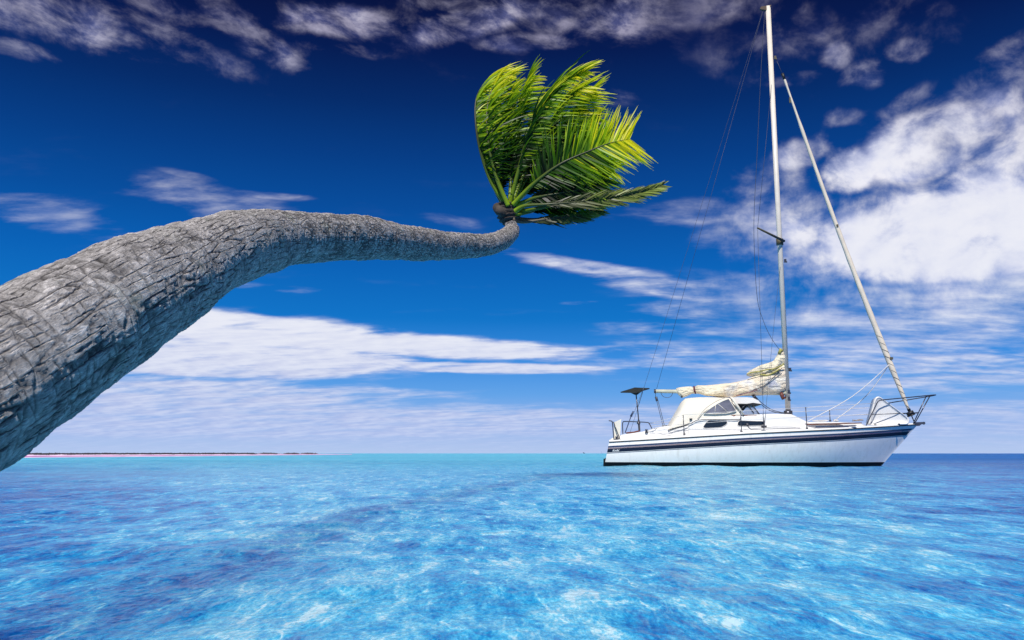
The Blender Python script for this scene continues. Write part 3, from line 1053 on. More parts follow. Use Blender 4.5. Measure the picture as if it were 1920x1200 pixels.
dv, df = [], []
for s in ST:
    a = hull_pt(s, zdeck(s), -1); b_ = hull_pt(s, zdeck(s), 1)
    for k in range(9):
        f = k / 8
        p = a.lerp(b_, f)
        dv.append(Vector((p.x, p.y, p.z + .045 * math.sin(math.pi * f) + (.0))))
for i in range(len(ST) - 1):
    for k in range(8):
        df.append((i * 9 + k, (i + 1) * 9 + k, (i + 1) * 9 + k + 1, i * 9 + k + 1))
deck = build('deck', join((dv, df), rail2(-1), rail2(1)), M_deck, yacht)


def s_of_x(x):
    return (x - XS_D) / (XE_D - XS_D)


# cabin and coamings: (photo x, photo y of the top edge, half width)
def coach(name, sts, m, lean=.03, rnd=.10, crown_h=.05, parent=None):
    V, Fc = [], []
    n = 0
    for (px, py, hw) in sts:
        p = at(px, py, BC - hw + rnd * .6)
        zt = p.z
        zb = zdeck(s_of_x(p.x)) - .03
        hgt = max(.02, zt - zb)
        r = min(rnd, hgt * .5)
        prof = [(-hw, zb)]
        for k in range(6):
            a = k / 5 * math.pi / 2
            prof.append((-(hw - lean * 1 - r * (1 - math.cos(a))) if False else -(hw - lean - r + r * math.cos(a)), zt - r + r * math.sin(a)))
        prof += [(-hw * .45, zt + crown_h * .75), (0, zt + crown_h)]
        full = prof + [(-y, z) for y, z in prof[:-1][::-1]]
        n = len(full)
        for (y, z) in full:
            V.append(Vector((p.x, BC + y, z)))
    for i in range(len(sts) - 1):
        for j in range(n - 1):
            Fc.append((i * n + j, i * n + j + 1, (i + 1) * n + j + 1, (i + 1) * n + j))
    Fc.append(tuple(range(n))[::-1]); Fc.append(tuple((len(sts) - 1) * n + k for k in range(n)))
    return build(name, (V, Fc), m, parent or yacht)


coach('coaming', [(1142, 825, .82), (1150, 820, .85), (1166, 815, .9), (1200, 810, .95), (1228, 804, 1.0), (1246, 799, 1.02), (1262, 799, 1.03), (1294, 796, 1.04)], M_deck, crown_h=.0)
cabin = coach('cabin', [(1290, 797, 1.06), (1296, 788, 1.06), (1310, 784, 1.06), (1340, 781, 1.06), (1388, 778.5, 1.06), (1420, 777, 1.05), (1450, 776, 1.02), (1484, 776.5, .95), (1494, 781, .90), (1506, 787, .84), (1520, 793, .76), (1530, 797, .7)],
              M_deck, lean=.015, rnd=.09, crown_h=.03)
coach('foredeck_trunk', [(1508, 793.5, .80), (1520, 791.5, .78), (1570, 791.5, .62), (1612, 793, .42), (1622, 797, .34)], M_deck, rnd=.05, crown_h=.02)
build('grab_strip', join(prism_at([(1510, 794.4), (1514, 796.6), (1616, 793.8), (1616, 792.2)], BC - .83, BC - .60)), M_teak, cabin, smooth=False)
build('foredeck_window', prism_at([(1528, 800.6), (1531, 799), (1604, 797), (1607, 798.2), (1602, 799.4), (1531, 801.6)], BC - 1.12, BC - 1.08), M_slate, yacht, smooth=False)
YS = BC - 1.066
win1 = round_poly([(1318, 800.5), (1327, 788.6), (1363.5, 788.8), (1363, 795), (1352, 801), (1322, 802.6)], 4)
win2 = round_poly([(1382.5, 797.6), (1385, 788.8), (1432.5, 790), (1432, 796.8), (1390, 798.6)], 4.2)


def scaled(poly, k, dx=0, dy=0):
    cx = sum(p[0] for p in poly) / len(poly); cy = sum(p[1] for p in poly) / len(poly)
    return [(cx + (x - cx) * k + dx, cy + (y - cy) * (k + .06) + dy) for x, y in poly]


for wv_ in (win1, win2):
    fr = build('cabin_window', prism_at(scaled(wv_, 1.06), YS - .004, YS + .03), M_white, cabin, smooth=False)
    build('pane', prism_at(wv_, YS - .008, YS + .02), M_glass, fr, smooth=False)
# teak grab rail on three feet
build('grab_rail', join(tube([at(1370, 779, BC - 1.0), at(1372, 778.4, BC - 1.0), at(1418, 779.2, BC - 1.0), at(1422, 782, BC - 1.0)], .018, 6),
                        *[prism_at([(x, 779), (x + 6, 779), (x + 4.5, 783), (x + 1.5, 783)], BC - 1.02, BC - .98) for x in (1373, 1396, 1414)]), M_teak, cabin)

# ---- sprayhood
def hood():
    V, Fc = [], []
    sts = [(1252, 804, 806, 1.0), (1258, 794, 804, .99), (1266, 780, 801, .98), (1275, 764, 799, .97), (1282, 751, 797, .96), (1288, 746, 794, .95),
           (1298, 744.5, 790, .95), (1315, 743.5, 788, .95), (1340, 743.5, 787, .95), (1360, 744, 787, .95), (1371, 745, 786.5, .95)]
    rows = 12
    n = 0
    for si, (px, pt, pb, hw) in enumerate(sts):
        ptop = at(px, pt, BC - hw * .72)
        pbot = at(px, pb, BC - hw - .07)
        zt, zb = ptop.z, pbot.z
        half = []
        for k in range(rows + 1):
            f = k / rows
            a = f * math.pi / 2
            yy = (hw + .07) * max(0.0, math.cos(a)) ** .55
            zz = zb + (zt - zb) * math.sin(a) ** .85
            bow = (1393 - 1371) * (1 - math.sin(a) ** .8) if si == len(sts) - 1 else 0
            xx = at(px + bow, pt, BC - hw).x
            half.append((xx, -yy, zz))
        full = half + [(x, -y, z) for x, y, z in half[:-1][::-1]]
        n = len(full)
        for (x, y, z) in full:
            w = .012 * mnoise.noise(Vector((x * 2.2, y * 2, z * 2.2)))
            V.append(Vector((x, BC + y * (1 + w), z + w)))
    for i in range(len(sts) - 1):
        for j in range(n - 1):
            Fc.append((i * n + j, i * n + j + 1, (i + 1) * n + j + 1, (i + 1) * n + j))
    return V, Fc


M_canvas.node_tree.nodes['Principled BSDF'].inputs['Roughness'].default_value = .75
spray = build('sprayhood', hood(), M_canvas, yacht)
YH = BC - 1.045
wpoly = [(1319.5, 775.5), (1333, 765), (1346, 756.5), (1357, 751), (1366.5, 747.8), (1380.5, 769.5), (1377, 771.5), (1362, 775), (1340, 776)]
sw = build('side_window', prism_at(wpoly, YH - .012, YH + .015), M_smoke, spray, smooth=False)


def outline(poly, Y, r, m=None):
    pts = [at(x, y, Y) for x, y in poly]
    return tube(pts + [pts[0]], r, 5)


build('window_seam', join(outline(wpoly, YH - .014, .013), tube([at(1346, 757, YH - .016), at(1365, 773, YH - .016)], .008, 4), tube([at(1342, 760, YH - .016), at(1340, 775, YH - .016)], .008, 4)), M_canvas, sw)
build('seam', join(tube(smooth_path([at(1308, 785, YH - .02), at(1322, 767, YH - .02), at(1342, 753, YH - .01), at(1362, 745, YH + .1), at(1371, 744, YH + .2)], 5), .012, 5)), simple('seam_cloth', (.55, .5, .43), .8), spray)
build('hem', tube([at(1253, 806.3, YH - .05), at(1277, 801, YH - .05), at(1296, 793.5, YH - .05), at(1306, 788, YH - .05), at(1320, 786.5, YH - .04), at(1387, 787, YH - .04), at(1390, 779.5, YH - .04)], .014, 5), M_rubber, spray)
build('vent', prism_at([(1293, 784.5), (1298, 784.5), (1298, 787.3), (1293, 787.3)], YH - .03, YH + .05), M_rubber, spray, smooth=False)
# front edge band of the hood
build('front_hoop', tube([at(1370, 744.5, YH + .12), at(1374, 748, YH), at(1394, 778, YH)], [.035, .04, .04], 8), M_canvas, spray)
# rigid windscreen roof and its struts
roofp = [(1371, 744.8), (1401, 744.8), (1412, 746), (1422, 751), (1427, 757.5), (1400, 757), (1376, 756.5)]
scr = build('windscreen_roof', prism_at(roofp, BC - .85, BC + .85), M_white, yacht, smooth=False)
build('roof_edge', prism_at([(1376, 756.6), (1400, 757.1), (1412, 755.2), (1426, 757.2), (1426.5, 759.3), (1402, 759.8), (1377, 758.6)], BC - .855, BC + .8), M_rubber, scr, smooth=False)
build('interior_shade', prism_at([(1377, 759), (1403, 760), (1394, 770.5), (1386, 771)], BC - .7, BC + .6), M_rubber, scr, smooth=False)  # black sheet standing in for the shaded interior under the roof
M_clear = None
mc, tcl, bcl = new_mat('clear_screen')
tp = tcl.add('ShaderNodeBsdfTransparent'); tp.inputs[0].default_value = (.86, .88, .9, 1)
bcl.inputs['Base Color'].default_value = (.3, .32, .36, 1); bcl.inputs['Roughness'].default_value = .1
mxx = tcl.add('ShaderNodeMixShader'); mxx.inputs[0].default_value = .25
tcl.l.new(tp.outputs[0], mxx.inputs[1]); tcl.l.new(bcl.outputs[0], mxx.inputs[2]); tcl.l.new(mxx.outputs[0], tcl.n['Material Output'].inputs[0])
build('windscreen', prism_at([(1402, 760), (1411, 759.5), (1424, 777), (1392, 778)], BC - .80, BC - .79), mc, scr, smooth=False)
for (a, b_) in (((1402.5, 760), (1413.5, 775)), ((1410.5, 759), (1424, 777)), ((1398, 759), (1387, 769.5))):
    build('strut', tube([at(a[0], a[1], BC - .83), at(b_[0], b_[1], BC - .83)], .018, 6), M_rubber if a[0] > 1400 else M_steel, scr)

# ---- mast and boom
mb = at(1478, 776, BC); mt = at(1440, 12, BC)


def mast_tube(x0, z0, z1, rx, ry):
    V, Fc = [], []
    n = 20
    zs = [z0, z1]
    for z in zs:
        for k in range(n):
            a = 2 * math.pi * k / n
            V.append(Vector((x0 + rx * math.cos(a), BC + ry * math.sin(a), z)))
    for k in range(n):
        Fc.append((k, (k + 1) % n, n + (k + 1) % n, n + k))
    Fc.append(tuple(range(n))[::-1]); Fc.append(tuple(range(n, 2 * n)))
    return V, Fc


MX = mb.x
mast = build('mast', mast_tube(MX, mb.z - .12, mt.z, .088, .07), M_mast, yacht)
build('masthead_crane', prism([Vector((MX + .1, BC - .05, mt.z + .03)), Vector((MX - .26, BC - .05, mt.z - .02)), Vector((MX - .30, BC - .05, mt.z - .10)), Vector((MX - .08, BC - .05, mt.z - .16)), Vector((MX + .1, BC - .05, mt.z - .02))],
                              [Vector((MX + .1, BC + .05, mt.z + .03)), Vector((MX - .26, BC + .05, mt.z - .02)), Vector((MX - .30, BC + .05, mt.z - .10)), Vector((MX - .08, BC + .05, mt.z - .16)), Vector((MX + .1, BC + .05, mt.z - .02))]),
      simple('rusty_fitting', (.10, .06, .035), .7, scale=10), mast, smooth=False)
M_rust = simple('weathered_fitting', (.09, .075, .04), .6, scale=10)
sp_r = at(1470, 452, BC - .08)
sp_t = Vector((sp_r.x - 1.12, BC - 1.25, 0)); sp_t = at(1420.5, 427.5, BC - 1.25)
build('spreader', tube([sp_r, sp_t], [.05, .03], 8), M_rust, mast)
build('spreader_socket', mast_tube(MX, sp_r.z - .12, sp_r.z + .1, .12, .095), M_rust, mast)
for (px, py) in ((1455, 108), (1474, 489), (1483, 693), (1481, 735), (1481, 748)):
    c = at(px, py, BC - .06)
    build('mast_fitting', join(box((c.x - .03, c.y, c.z), (.07, .06, .12)), box((c.x + .01, c.y, c.z - .04), (.04, .03, .05))), M_rust if py < 200 else M_steel, mast, smooth=False)
build('mast_collar', mast_tube(MX, at(1478, 776, BC).z - .06, at(1478, 770, BC).z, .14, .11), M_steel, mast)
boom_a = at(1228, 733.5, BC); boom_b = at(1474, 737, BC)
boom = build('boom', tube([boom_a, boom_a.lerp(boom_b, .5), boom_b], [.062, .07, .075], 12), simple('boom_paint', (.70, .68, .52), .4), yacht)
build('end_cap', tube([boom_a - Vector((.03, 0, 0)), boom_a + Vector((.03, 0, 0))], .07, 12), M_steel, boom)


def bundle(sts, wr_amp=.05, seed=0, n=28, sub=5):
    xs = [s[0] for s in sts]
    N = (len(sts) - 1) * sub + 1
    V, Fc = [], []
    for i in range(N):
        f = i / sub
        k = min(int(f), len(sts) - 2); a = f - k
        a = a * a * (3 - 2 * a) * .4 + a * .6
        px = sts[k][0] * (1 - a) + sts[k + 1][0] * a
        t_ = sts[k][1] * (1 - a) + sts[k + 1][1] * a
        b_ = sts[k][2] * (1 - a) + sts[k + 1][2] * a
        hd = sts[k][3] * (1 - a) + sts[k + 1][3] * a
        pt = at(px, t_, BC); pb = at(px, b_, BC)
        cz = (pt.z + pb.z) / 2; hz = (pt.z - pb.z) / 2
        for q in range(n):
            an = 2 * math.pi * q / n
            ca, sa = math.cos(an), math.sin(an)
            w = 1 + wr_amp * 2.2 * mnoise.noise(Vector((pt.x * 1.6 + seed, an * 1.1 + pt.x * .9, seed))) + wr_amp * 1.4 * math.sin(an * 3 + pt.x * 5 + seed)
            V.append(Vector((pt.x, BC + ca * hd * w, cz + (abs(sa) ** .85 * (1 if sa > 0 else -1)) * hz * (1 + (w - 1) * .4))))
    for i in range(N - 1):
        for q in range(n):
            q2 = (q + 1) % n
            Fc.append((i * n + q, i * n + q2, (i + 1) * n + q2, (i + 1) * n + q))
    Fc.append(tuple(range(n))[::-1]); Fc.append(tuple((N - 1) * n + k for k in range(n)))
    return V, Fc


sail = build('mainsail', bundle([(1303, 724.5, 735, .10), (1307, 722.5, 737, .16), (1325, 722.5, 743, .22), (1345, 721, 745, .25), (1362, 718, 745, .27), (1380, 716, 744, .28), (1398, 713, 743, .29),
                                 (1412, 706, 742, .30), (1428, 700, 741, .30), (1450, 693, 738, .28), (1462, 688, 735, .24), (1470, 684, 732, .16), (1472, 690, 726, .06)], .09, 1), M_sail, boom)
build('sail_clew', bundle([(1268, 728, 735, .08), (1272, 726.5, 741, .13), (1279, 725.5, 745.5, .15), (1287, 725, 743, .14), (1296, 725, 739, .13), (1302, 728, 736, .08)], .08, 4), M_sail, boom)
cr = at(1278, 744, BC - .14)
build('grommet', tube([cr, cr - Vector((0, .04, 0))], .035, 10), M_rubber, boom)
build('sail_tie', join(tube([at(1301, 724, BC - .14), at(1302, 731, BC - .18), at(1304, 738, BC - .12)], .028, 6)), simple('maroon_tie', (.13, .015, .03), .8), boom)
build('sail_head', bundle([(1400, 700, 704.5, .05), (1405, 695.5, 706, .12), (1414, 690, 705, .2), (1426, 684, 703, .24), (1440, 681, 700, .26), (1450, 677, 697, .24), (1456, 669, 693, .2), (1460, 659, 690, .15), (1463, 655, 688, .11), (1468, 657, 686, .09), (1471.5, 662, 684, .05)], .12, 9), M_sail, boom)
hempts = [(1401, 701.5), (1412, 698), (1426, 696.5), (1438, 693), (1450, 692), (1460, 688), (1470, 682)]
build('hem_fold', join(tube(smooth_path([at(x, y, BC - .29) for x, y in hempts], 4), .022, 6),
                       tube(smooth_path([at(x, y, BC - .28) for x, y in [(1425, 702), (1440, 703.5), (1452, 698), (1462, 692)]], 4), .03, 6)), M_hem, boom)
build('head_patch', tube([at(1461, 662, BC - .13), at(1464, 655.5, BC - .06), at(1467, 658, BC - .08)], [.05, .06, .04], 8), M_hem, boom)
build('reef_line', join(tube(smooth_path([at(1466, 690, BC - .31), at(1440, 718, BC - .33), at(1412, 732, BC - .33), at(1385, 740, BC - .31)], 6), .011, 5)), M_navy, boom)
build('foot_piping', tube(smooth_path([at(1420, 731, BC - .325), at(1400, 737, BC - .33), at(1380, 742, BC - .3)], 4), .014, 5), M_red, boom)
build('sail_slides', join(*[box(tuple(at(1473.5, y, BC - .02)), (.05, .06, .09)) for y in range(684, 738, 7)]), M_rust, mast, smooth=False)
build('tack_bag', join(tube([at(1465, 736, BC - .1), at(1466, 741, BC - .12), at(1468, 747, BC - .1), at(1473, 745, BC - .05)], [.04, .07, .06, .03], 8)), M_teak, boom)
build('boom_vang', join(*[tube(smooth_path([at(1412 + dx, 741 + dx * .4, BC - .1), at(1425 + dx, 756, BC - .1), at(1442 + dx, 769 - dx * .3, BC - .1), at(1460, 774 - dx * .5, BC - .08), at(1474, 775.5, BC - .05)], 6), .013, 5) for dx in (0, 4)],
                         tube([at(1412, 741, BC - .1), at(1419, 750, BC - .1)], [.05, .04], 8)), M_wire, boom)
build('mainsheet', join(tube([at(1229.5, 737, BC), at(1229, 744, BC)], .01, 5), tube([at(1230, 744, BC), at(1232, 752, BC)], [.045, .04], 8),
                        *[tube([at(1231 + dx, 748, BC), at(1244 + dx * 1.2, 800, BC)], .010, 5) for dx in (-.5, 2.0)],
                        box(tuple(at(1246, 800, BC)), (.16, .14, .09))), M_wire, boom)
build('slack_line', tube(smooth_path([at(1239, 736, BC - .05), at(1243, 743, BC - .05), at(1251, 745.5, BC - .05), at(1258, 743, BC - .05), at(1262, 736, BC - .05)], 5), .009, 5), M_wire, boom)

# ---- headstay with the furled genoa
gs = [(0, .030), (.02, .045), (.035, .034), (.12, .040), (.16, .058), (.35, .066), (.55, .078), (.75, .092), (.84, .098), (.9, .088), (.95, .070), (1.0, .040)]
gt, gb = at(1469, 143, BC), at(1704, 769, BC)
gp, gr = [], []
for k in range(90):
    f = k / 89
    gp.append(gt.lerp(gb, f) + Vector((-.10 * math.sin(math.pi * f), 0, 0)))
    gr.append(interp(f, [a for a, _ in gs], [b_ for _, b_ in gs]) * (1 + .05 * math.sin(k * .9)))
genoa = build('furled_genoa', tube(gp, gr, 12), simple('genoa_cover', (.76, .66, .52), .75, scale=3, var=.08, bump=.01, bscale=5), yacht)
sp_ = []
for k in range(200):
    f = .78 + .215 * k / 199
    c = gt.lerp(gb, f) + Vector((-.10 * math.sin(math.pi * f), 0, 0))
    r = interp(f, [a for a, _ in gs], [b_ for _, b_ in gs]) + .006
    a = 2 * math.pi * 11 * k / 199
    sp_.append(c + Vector((math.cos(a) * r, math.sin(a) * r, -math.cos(a) * r * .25)))
build('sheet_wrap', tube(sp_, .006, 5), simple('wrap_line', (.18, .15, .11), .7), genoa)
build('halyard_swivel', join(tube([at(1467, 138, BC), at(1471, 149, BC)], [.055, .045], 10)), M_rubber, genoa)
for (px, py, sz) in ((1481, 188, (.05, .05, .2)), (1570, 423, (.06, .06, .08)), (1671, 672, (.1, .08, .08))):
    build('genoa_fitting', box(tuple(at(px, py, BC - .07)), sz), M_rust, genoa, smooth=False)
build('furler_drum', join(tube([at(1703.5, 767, BC), at(1705.5, 771, BC)], [.06, .05], 12), tube([at(1705, 772, BC), at(1708, 777.5, BC)], [.12, .12], 14), tube([at(1708, 777.5, BC), at(1709, 779.5, BC)], [.13, .13], 14),
                          tube([at(1709, 779, BC), at(1715, 793, BC)], .018, 6)), M_rubber, genoa)
build('headstay', tube([at(1453, 106, BC), gt], .008, 5), M_wire, mast)
for dy, e in ((-.35, (1514, 790)), (.3, (1568, 786))):
    build('genoa_sheet', tube(smooth_path([at(1667, 684, BC - .09), at((1667 + e[0]) / 2 + 8, (684 + e[1]) / 2 + 6, BC + dy * .5), at(e[0], e[1], BC + dy)], 6), .014, 5), M_line, genoa)


# ---- standing and running rigging, each wire its own part
def wire(pts, r, name='wire', m=None):
    build(name, tube([at(*p) for p in pts] if len(pts) < 3 else smooth_path([at(*p) for p in pts], 8), r, 4), m or M_wire, mast)


wire([(1431.5, 17, BC), (1231, 730, BC)], .0055, 'topping_lift')
wire([(1431, 17, BC), (1214, 706, BC), (1207, 726, BC), (1188, 776, BC)], .005, 'backstay')
build('backstay_tensioner', join(tube([at(1187.5, 771, BC), at(1183, 781, BC)], [.022, .04], 8), tube([at(1183, 781, BC), at(1172, 812, BC)], .018, 6)), M_slate, mast)
wire([(1434, 20, BC), (1427, 130, BC), (1420, 280, BC), (1414, 400, BC), (1414.5, 470, BC), (1420, 560, BC), (1433, 606, BC), (1447, 635, BC), (1461, 655, BC)], .008, 'halyard')
wire([(1448, 145, BC), (1420.5, 428, BC - 1.25)], .006, 'upper_shroud')
wire([(1420.5, 428, BC - 1.25), (1432, 800, BC - 1.25)], .006, 'upper_shroud')
wire([(1463, 500, BC - .1), (1451, 610, BC - .6), (1433, 800, BC - 1.2)], .005, 'lower_shroud')
ch = at(1433, 797, BC - 1.2)
build('chainplate', join(tube([ch + Vector((0, 0, .22)), ch - Vector((0, 0, .06))], .014, 6), box((ch.x - .01, ch.y, ch.z - .05), (.16, .08, .07))), M_steel, deck)

# ---- guard rails
def stanchion(px, p0, p1, Y):
    build('stanchion', join(tube([at(px + (p1 - p0) * -.06, p0, Y), at(px, p1, Y)], .015, 6), box(tuple(at(px, p1, Y)), (.06, .06, .05))), M_steel, deck)


near = [(1283, 777.5, 814, BC - 1.42), (1390.5, 770, 810, BC - 1.55), (1513, 763.5, 803, BC - 1.40)]
for (px, a, b_, Y) in near: stanchion(px, a, b_, Y)
farl = [(1556.5, 769, 789, BC + 1.20), (1430, 776, 792, BC + 1.5)]
stanchion(*farl[0])
ll = M_line
for (dyp, nm) in ((0.5, 'lifeline'), (18, 'lifeline')):
    pts = [(1222, 793 + dyp * .3, BC - 1.15)] + [(px, a + dyp, Y) for (px, a, b_, Y) in near] + [(1646 - dyp * .9, 755 + dyp * 1.25, BC - .62)]
    build(nm, join(*[tube([at(*pts[i]), at(*pts[i + 1])], .007, 4) for i in range(len(pts) - 1)]), ll, deck)
pts = [(1226, 794, BC + 1.1), (1430, 775, BC + 1.5), (1556.5, 769, BC + 1.2), (1664, 762, BC + .55)]
build('lifeline', join(*[tube([at(*pts[i]), at(*pts[i + 1])], .007, 4) for i in range(len(pts) - 1)]), ll, deck)
pts = [(1430, 786, BC + 1.5), (1556.5, 780, BC + 1.2), (1640, 776, BC + .6)]
build('lifeline', join(*[tube([at(*pts[i]), at(*pts[i + 1])], .006, 4) for i in range(len(pts) - 1)]), ll, deck)

# bow pulpit
PR = .017
near_top = smooth_path([at(1624, 798, BC - .66), at(1644, 757, BC - .64), at(1648, 752, BC - .63), at(1654, 750, BC - .6), at(1690, 746.5, BC - .45), at(1725, 743, BC - .28), at(1745, 741, BC - .16), at(1754.5, 740.5, BC),
                        at(1746, 742.5, BC + .16), at(1728, 745.5, BC + .28), at(1695, 751, BC + .45), at(1668, 755.5, BC + .6), at(1664, 758, BC + .62), at(1660, 768, BC + .64), at(1640, 797, BC + .66)], 5)
pul = build('bow_pulpit', join(tube(near_top, PR, 8), tube([at(1634, 777.5, BC - .65), at(1722, 773.5, BC - .2)], .013, 6), tube([at(1650, 778, BC + .64), at(1722, 774.5, BC + .2)], .013, 6),
                               tube([at(1737, 742.2, BC - .2), at(1712, 795, BC - .1)], PR, 6), tube([at(1743, 743.5, BC + .15), at(1714.5, 795, BC + .1)], PR, 6)), M_steel, deck)
# anchor roller
build('anchor_roller', join(prism_at([(1713, 793), (1720, 791.5), (1735, 791), (1733, 795), (1728, 795.5), (1724, 798.5), (1716, 798)], BC - .09, BC + .09), tube([at(1732, 793.5, BC - .12), at(1732, 793.5, BC + .12)], .05, 10)), M_steel, deck, smooth=False)
# stern rails
build('stern_rail', join(tube(smooth_path([at(1151, 823, BC - .92), at(1149.5, 806, BC - .93), at(1148.5, 794, BC - .94), at(1147, 790, BC - .94), at(1141.5, 788.6, BC - .94)], 5), .018, 7),
                         tube([at(1150.3, 791, BC - .94), at(1155, 804, BC - 1.0), at(1163, 825, BC - 1.02)], .017, 6)), M_steel, deck)
build('stern_rail', join(tube(smooth_path([at(1168, 814, BC + .5), at(1167.2, 798, BC + .5), at(1168, 792, BC + .5), at(1172, 790.2, BC + .5), at(1195, 791, BC + .7), at(1212, 792, BC + .9), at(1217, 794, BC + .95), at(1223.5, 806, BC + 1.0)], 5), .017, 7),
                         tube([at(1217, 793.5, BC + .95), at(1225, 793, BC + 1.0)], .012, 6)), M_steel, deck)
build('lee_cloth', prism_at([(1151, 793), (1152, 791.5), (1165, 785.5), (1163.5, 806), (1162, 822), (1151.5, 823)], BC - .88, BC - .86), M_canvas, deck, smooth=False)
# winches and small deck gear
for (px, py, Y) in ((1212, 806.5, BC - .95), (1156, 820, BC - .95)):
    c = at(px, py, Y)
    build('winch', tube([c - Vector((0, 0, .09)), c - Vector((0, 0, .03)), c + Vector((0, 0, .01)), c + Vector((0, 0, .03))], [.055, .035, .04, .045], 12), M_steel, deck)
c = at(1402, 797, BC - 1.3)
build('ventilator', join(tube(smooth_path([at(1407, 803.5, BC - 1.3), at(1403, 801, BC - 1.3), at(1402, 797, BC - 1.3)], 4), .015, 6), tube([at(1402, 798, BC - 1.3), at(1401, 795, BC - 1.33)], [.05, .045], 8)), M_steel, deck)
build('track', tube([at(1407, 805.4, BC - 1.5), at(1440, 804.3, BC - 1.5), at(1500, 802.5, BC - 1.48)], .010, 5), M_slate, deck)
build('cockpit_teak', tube([at(1174, 812, BC - .5), at(1188, 810.5, BC - .5), at(1199, 808, BC - .5)], .028, 6), M_teak, deck)
build('sheet_line', join(tube(smooth_path([at(1214, 808, BC - .96), at(1228, 803, BC - 1.0), at(1243, 800, BC - .6)], 4), .014, 5), tube([at(1218, 812.5, BC - 1.1), at(1262, 813, BC - 1.3)], .008, 4)), M_line, deck)
# rope coils lying on the foredeck
r3 = random.Random(3)
for (cx, cy, n_, Y) in ((1540, 789, 26, BC - .4), (1568, 788.6, 20, BC - .3), (1608, 788, 22, BC - .2)):
    pp = [at(cx + r3.gauss(0, 7 if n_ > 24 else 5), cy + r3.uniform(-1.6, 1.6), Y + r3.uniform(-.15, .15)) for _ in range(n_)]
    build('rope_coil', tube(smooth_path(pp, 3), .013, 5), M_line if cx != 1608 else simple('brown_rope', (.35, .3, .28), .8), deck)
# solar panel on its pole
pole = build('panel_pole', join(tube([at(1192.5, 738, BC), at(1196, 772, BC), at(1197.5, 788, BC)], .020, 8), tube([at(1197.5, 788, BC), at(1199, 809, BC)], .036, 8), tube([at(1197.3, 792, BC), at(1197.6, 795, BC)], .06, 8)), M_steel, deck)
A, B_, C_, D_ = at(1163.5, 736.5, BC - .35), at(1190, 728.3, BC + .2), at(1218, 729.5, BC + .35), at(1192, 737.0, BC - .2)
up = Vector((0, 0, .035))
build('solar_panel', prism([A, B_, C_, D_], [A + up, B_ + up, C_ + up, D_ + up]), M_panel, pole, smooth=False)
build('panel_bracket', prism_at([(1180, 735), (1205, 733), (1195, 740), (1190, 740)], BC - .06, BC + .06), M_rubber, pole, smooth=False)
wire([(1205, 736, BC + .1), (1181, 812, BC + .1)], .005, 'antenna_wire')
# builder's name near the stern, in white on the navy band
cu = bpy.data.curves.new('name_text', 'FONT')
cu.body = "Kodal"; cu.size = .105; cu.extrude = .001; cu.shear = .25; cu.space_character = 1.0; cu.offset = .002
to = bpy.data.objects.new('tmp_text', cu)
COL.objects.link(to)
bpy.context.view_layer.update()
me = bpy.data.meshes.new_from_object(to)
bpy.data.objects.remove(to)
me.materials.append(M_text)
w0 = min(v.co.x for v in me.vertices); w1 = max(v.co.x for v in me.vertices)
s_a = s_of_x(3.27)
pa = hull_pt(.018, zdeck(.018) - .325, -1, .008); pb = hull_pt(.040, zdeck(.040) - .325, -1, .008)
dirx = (pb - pa).normalized()
upv = (hull_pt(.018, zdeck(.018) - .24, -1, .008) - hull_pt(.018, zdeck(.018) - .325, -1, .008)).normalized()
kx = .225 / (w1 - w0)
off = Vector(yacht.location)
for v in me.vertices:
    q = pa + dirx * ((v.co.x - w0) * kx) + upv * (v.co.y * .95) + Vector((0, -v.co.z - .002, 0))
    v.co = q - off
no = bpy.data.objects.new('name_lettering', me)
COL.objects.link(no); no.parent = hull

# ---- dinghy standing on the foredeck
dg_poly = round_poly([(1627.5, 797.5), (1640.5, 746), (1648, 742), (1706, 785), (1705, 796)], 7, 5)
_p = at(1660, 796, BC - .1)
dl = empty('dinghy', (0, 0, 0))
tag(dl, 'small white dinghy stood on its side on the yacht foredeck inside the bow rail', 'dinghy')


def dinghy():
    Y0 = BC - .42
    cx = sum(p[0] for p in dg_poly) / len(dg_poly); cy = sum(p[1] for p in dg_poly) / len(dg_poly)
    rings = [(.93, .46, .0), (1.0, .05, 0), (.992, .01, 0), (.97, -.008, 0), (.93, -.008, 0), (.905, .0, 0), (.895, .012, 0), (.885, .018, 1), (.6, .024, 1), (.2, .026, 1)]
    V, Fc = [], []
    n = len(dg_poly)
    for (k, dy, _) in rings:
        for (x, y) in dg_poly:
            p = at(cx + (x - cx) * k, cy + (y - cy) * k, Y0)
            kk = 1.0
            fz = min(1, max(0, (y - 742) / 55))
            tilt = .03 * fz if _ else 0
            V.append(Vector((p.x, Y0 + dy + tilt, p.z)))
    for i in range(len(rings) - 1):
        for j in range(n):
            j2 = (j + 1) % n
            Fc.append((i * n + j, i * n + j2, (i + 1) * n + j2, (i + 1) * n + j))
    Fc.append(tuple((len(rings) - 1) * n + k for k in range(n)))
    Fc.append(tuple(range(n))[::-1])
    return V, Fc


dg = build('dinghy_hull', dinghy(), simple('dinghy_gelcoat', (.78, .76, .73), .35, var=.04), dl)
for px_, py_ in ((1641, 796.8), (1685.5, 795.2)):
    c = at(px_, py_, BC - .60)
    build('chock', tube([c - Vector((.03, 0, 0)), c + Vector((.03, 0, 0))], .022, 8), M_rubber, dl)

# turn the dinghy with the yacht and put its origin at its foot
_R = Vector((8.3, BC, 0))
for ch in dl.children:
    for v in ch.data.vertices:
        v.co = v.co - _p
dl.location = _R + Vector(((_p.x - 8.3) * _c + (_p.y - BC) * _s, -(_p.x - 8.3) * _s + (_p.y - BC) * _c, _p.z))
dl.rotation_euler = (0, 0, YAW)
at = world_at

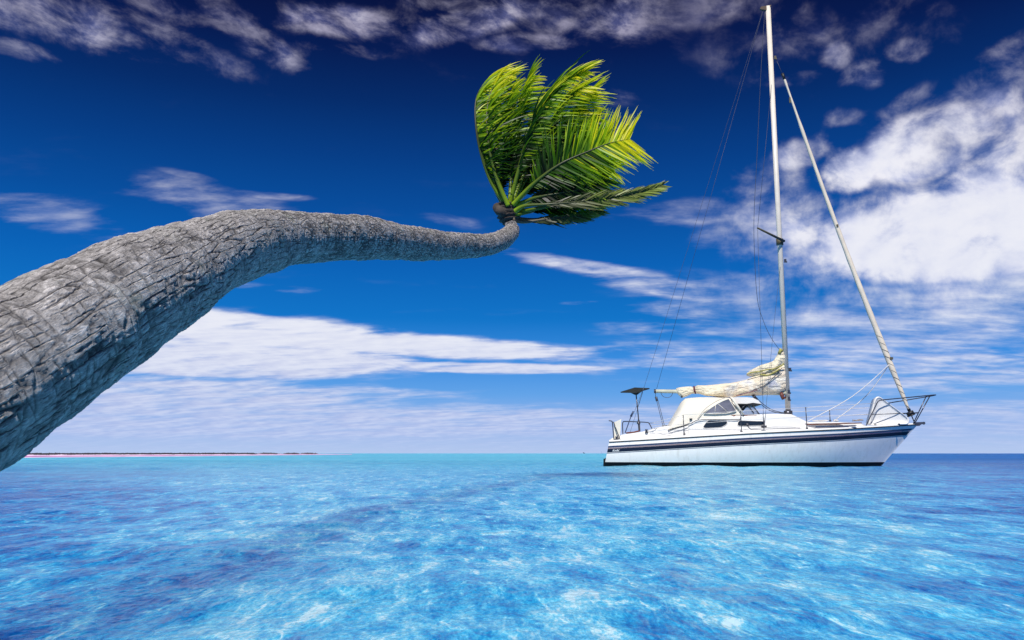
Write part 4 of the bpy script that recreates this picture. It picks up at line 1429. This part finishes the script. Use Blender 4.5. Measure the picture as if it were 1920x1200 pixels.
# ------------------------------------------------------------------ tiny craft on the horizon
def far_boat():
    Yf = 1400.0
    c = at(1095, 850, Yf)
    e = empty('motor_boat', (c.x, Yf, 0))
    tag(e, 'tiny dark motor boat on the horizon left of the yacht', 'boat')
    x = c.x
    V = [(x - 1.5, Yf - 1, 1.0), (x + 1.9, Yf, 1.3), (x - 1.5, Yf + 1, 1.0), (x - 1.3, Yf - .8, -.2), (x + 1.1, Yf, -.2), (x - 1.3, Yf + .8, -.2)]
    m = simple('distant_hull', (.16, .19, .28), .7)
    build('hull', (V, [(0, 1, 2), (3, 5, 4), (0, 3, 4, 1), (1, 4, 5, 2), (2, 5, 3, 0)]), m, e, smooth=False)
    build('cabin', prism([Vector((x - 1.2, Yf - .6, 1.0)), Vector((x + .4, Yf - .6, 1.0)), Vector((x - .1, Yf - .6, 2.1)), Vector((x - 2.2, Yf - .6, 2.7))],
                         [Vector((x - 1.2, Yf + .6, 1.0)), Vector((x + .4, Yf + .6, 1.0)), Vector((x - .1, Yf + .6, 2.1)), Vector((x - 2.2, Yf + .6, 2.7))]), m, e, smooth=False)
    Yf = 2600.0
    c = at(1127.5, 850, Yf); x = c.x
    e = empty('sailing_boat', (c.x, Yf, 0))
    tag(e, 'faint pale sailing boat far off on the horizon just left of the yacht stern', 'sailboat')
    m2 = simple('distant_sail', (.42, .46, .66), .9)  # distance haze mixed into this pale colour
    build('hull', (  [(x - 3, Yf - 1, 1.2), (x + 3.5, Yf, 1.4), (x - 3, Yf + 1, 1.2), (x - 2.6, Yf - .8, -.2), (x + 2.6, Yf, -.2), (x - 2.6, Yf + .8, -.2)],
                     [(0, 1, 2), (3, 5, 4), (0, 3, 4, 1), (1, 4, 5, 2), (2, 5, 3, 0)]), m2, e, smooth=False)
    build('mast', tube([(x, Yf, 1.2), (x, Yf, 9.6)], .12, 6), m2, e)
    build('sail', prism([Vector((x + .1, Yf - .03, 2)), Vector((x + 1.6, Yf - .03, 2)), Vector((x + .1, Yf - .03, 9))], [Vector((x + .1, Yf + .03, 2)), Vector((x + 1.6, Yf + .03, 2)), Vector((x + .1, Yf + .03, 9))]), m2, e, smooth=False)


far_boat()

# ------------------------------------------------------------------ render settings
scene.render.engine = 'CYCLES'
scene.view_settings.view_transform = 'Standard'
scene.view_settings.look = 'None'
scene.view_settings.exposure = 0.0
scene.view_settings.gamma = 1.0
scene.view_settings.use_curve_mapping = False
scene.cycles.max_bounces = 6
scene.cycles.use_denoising = True
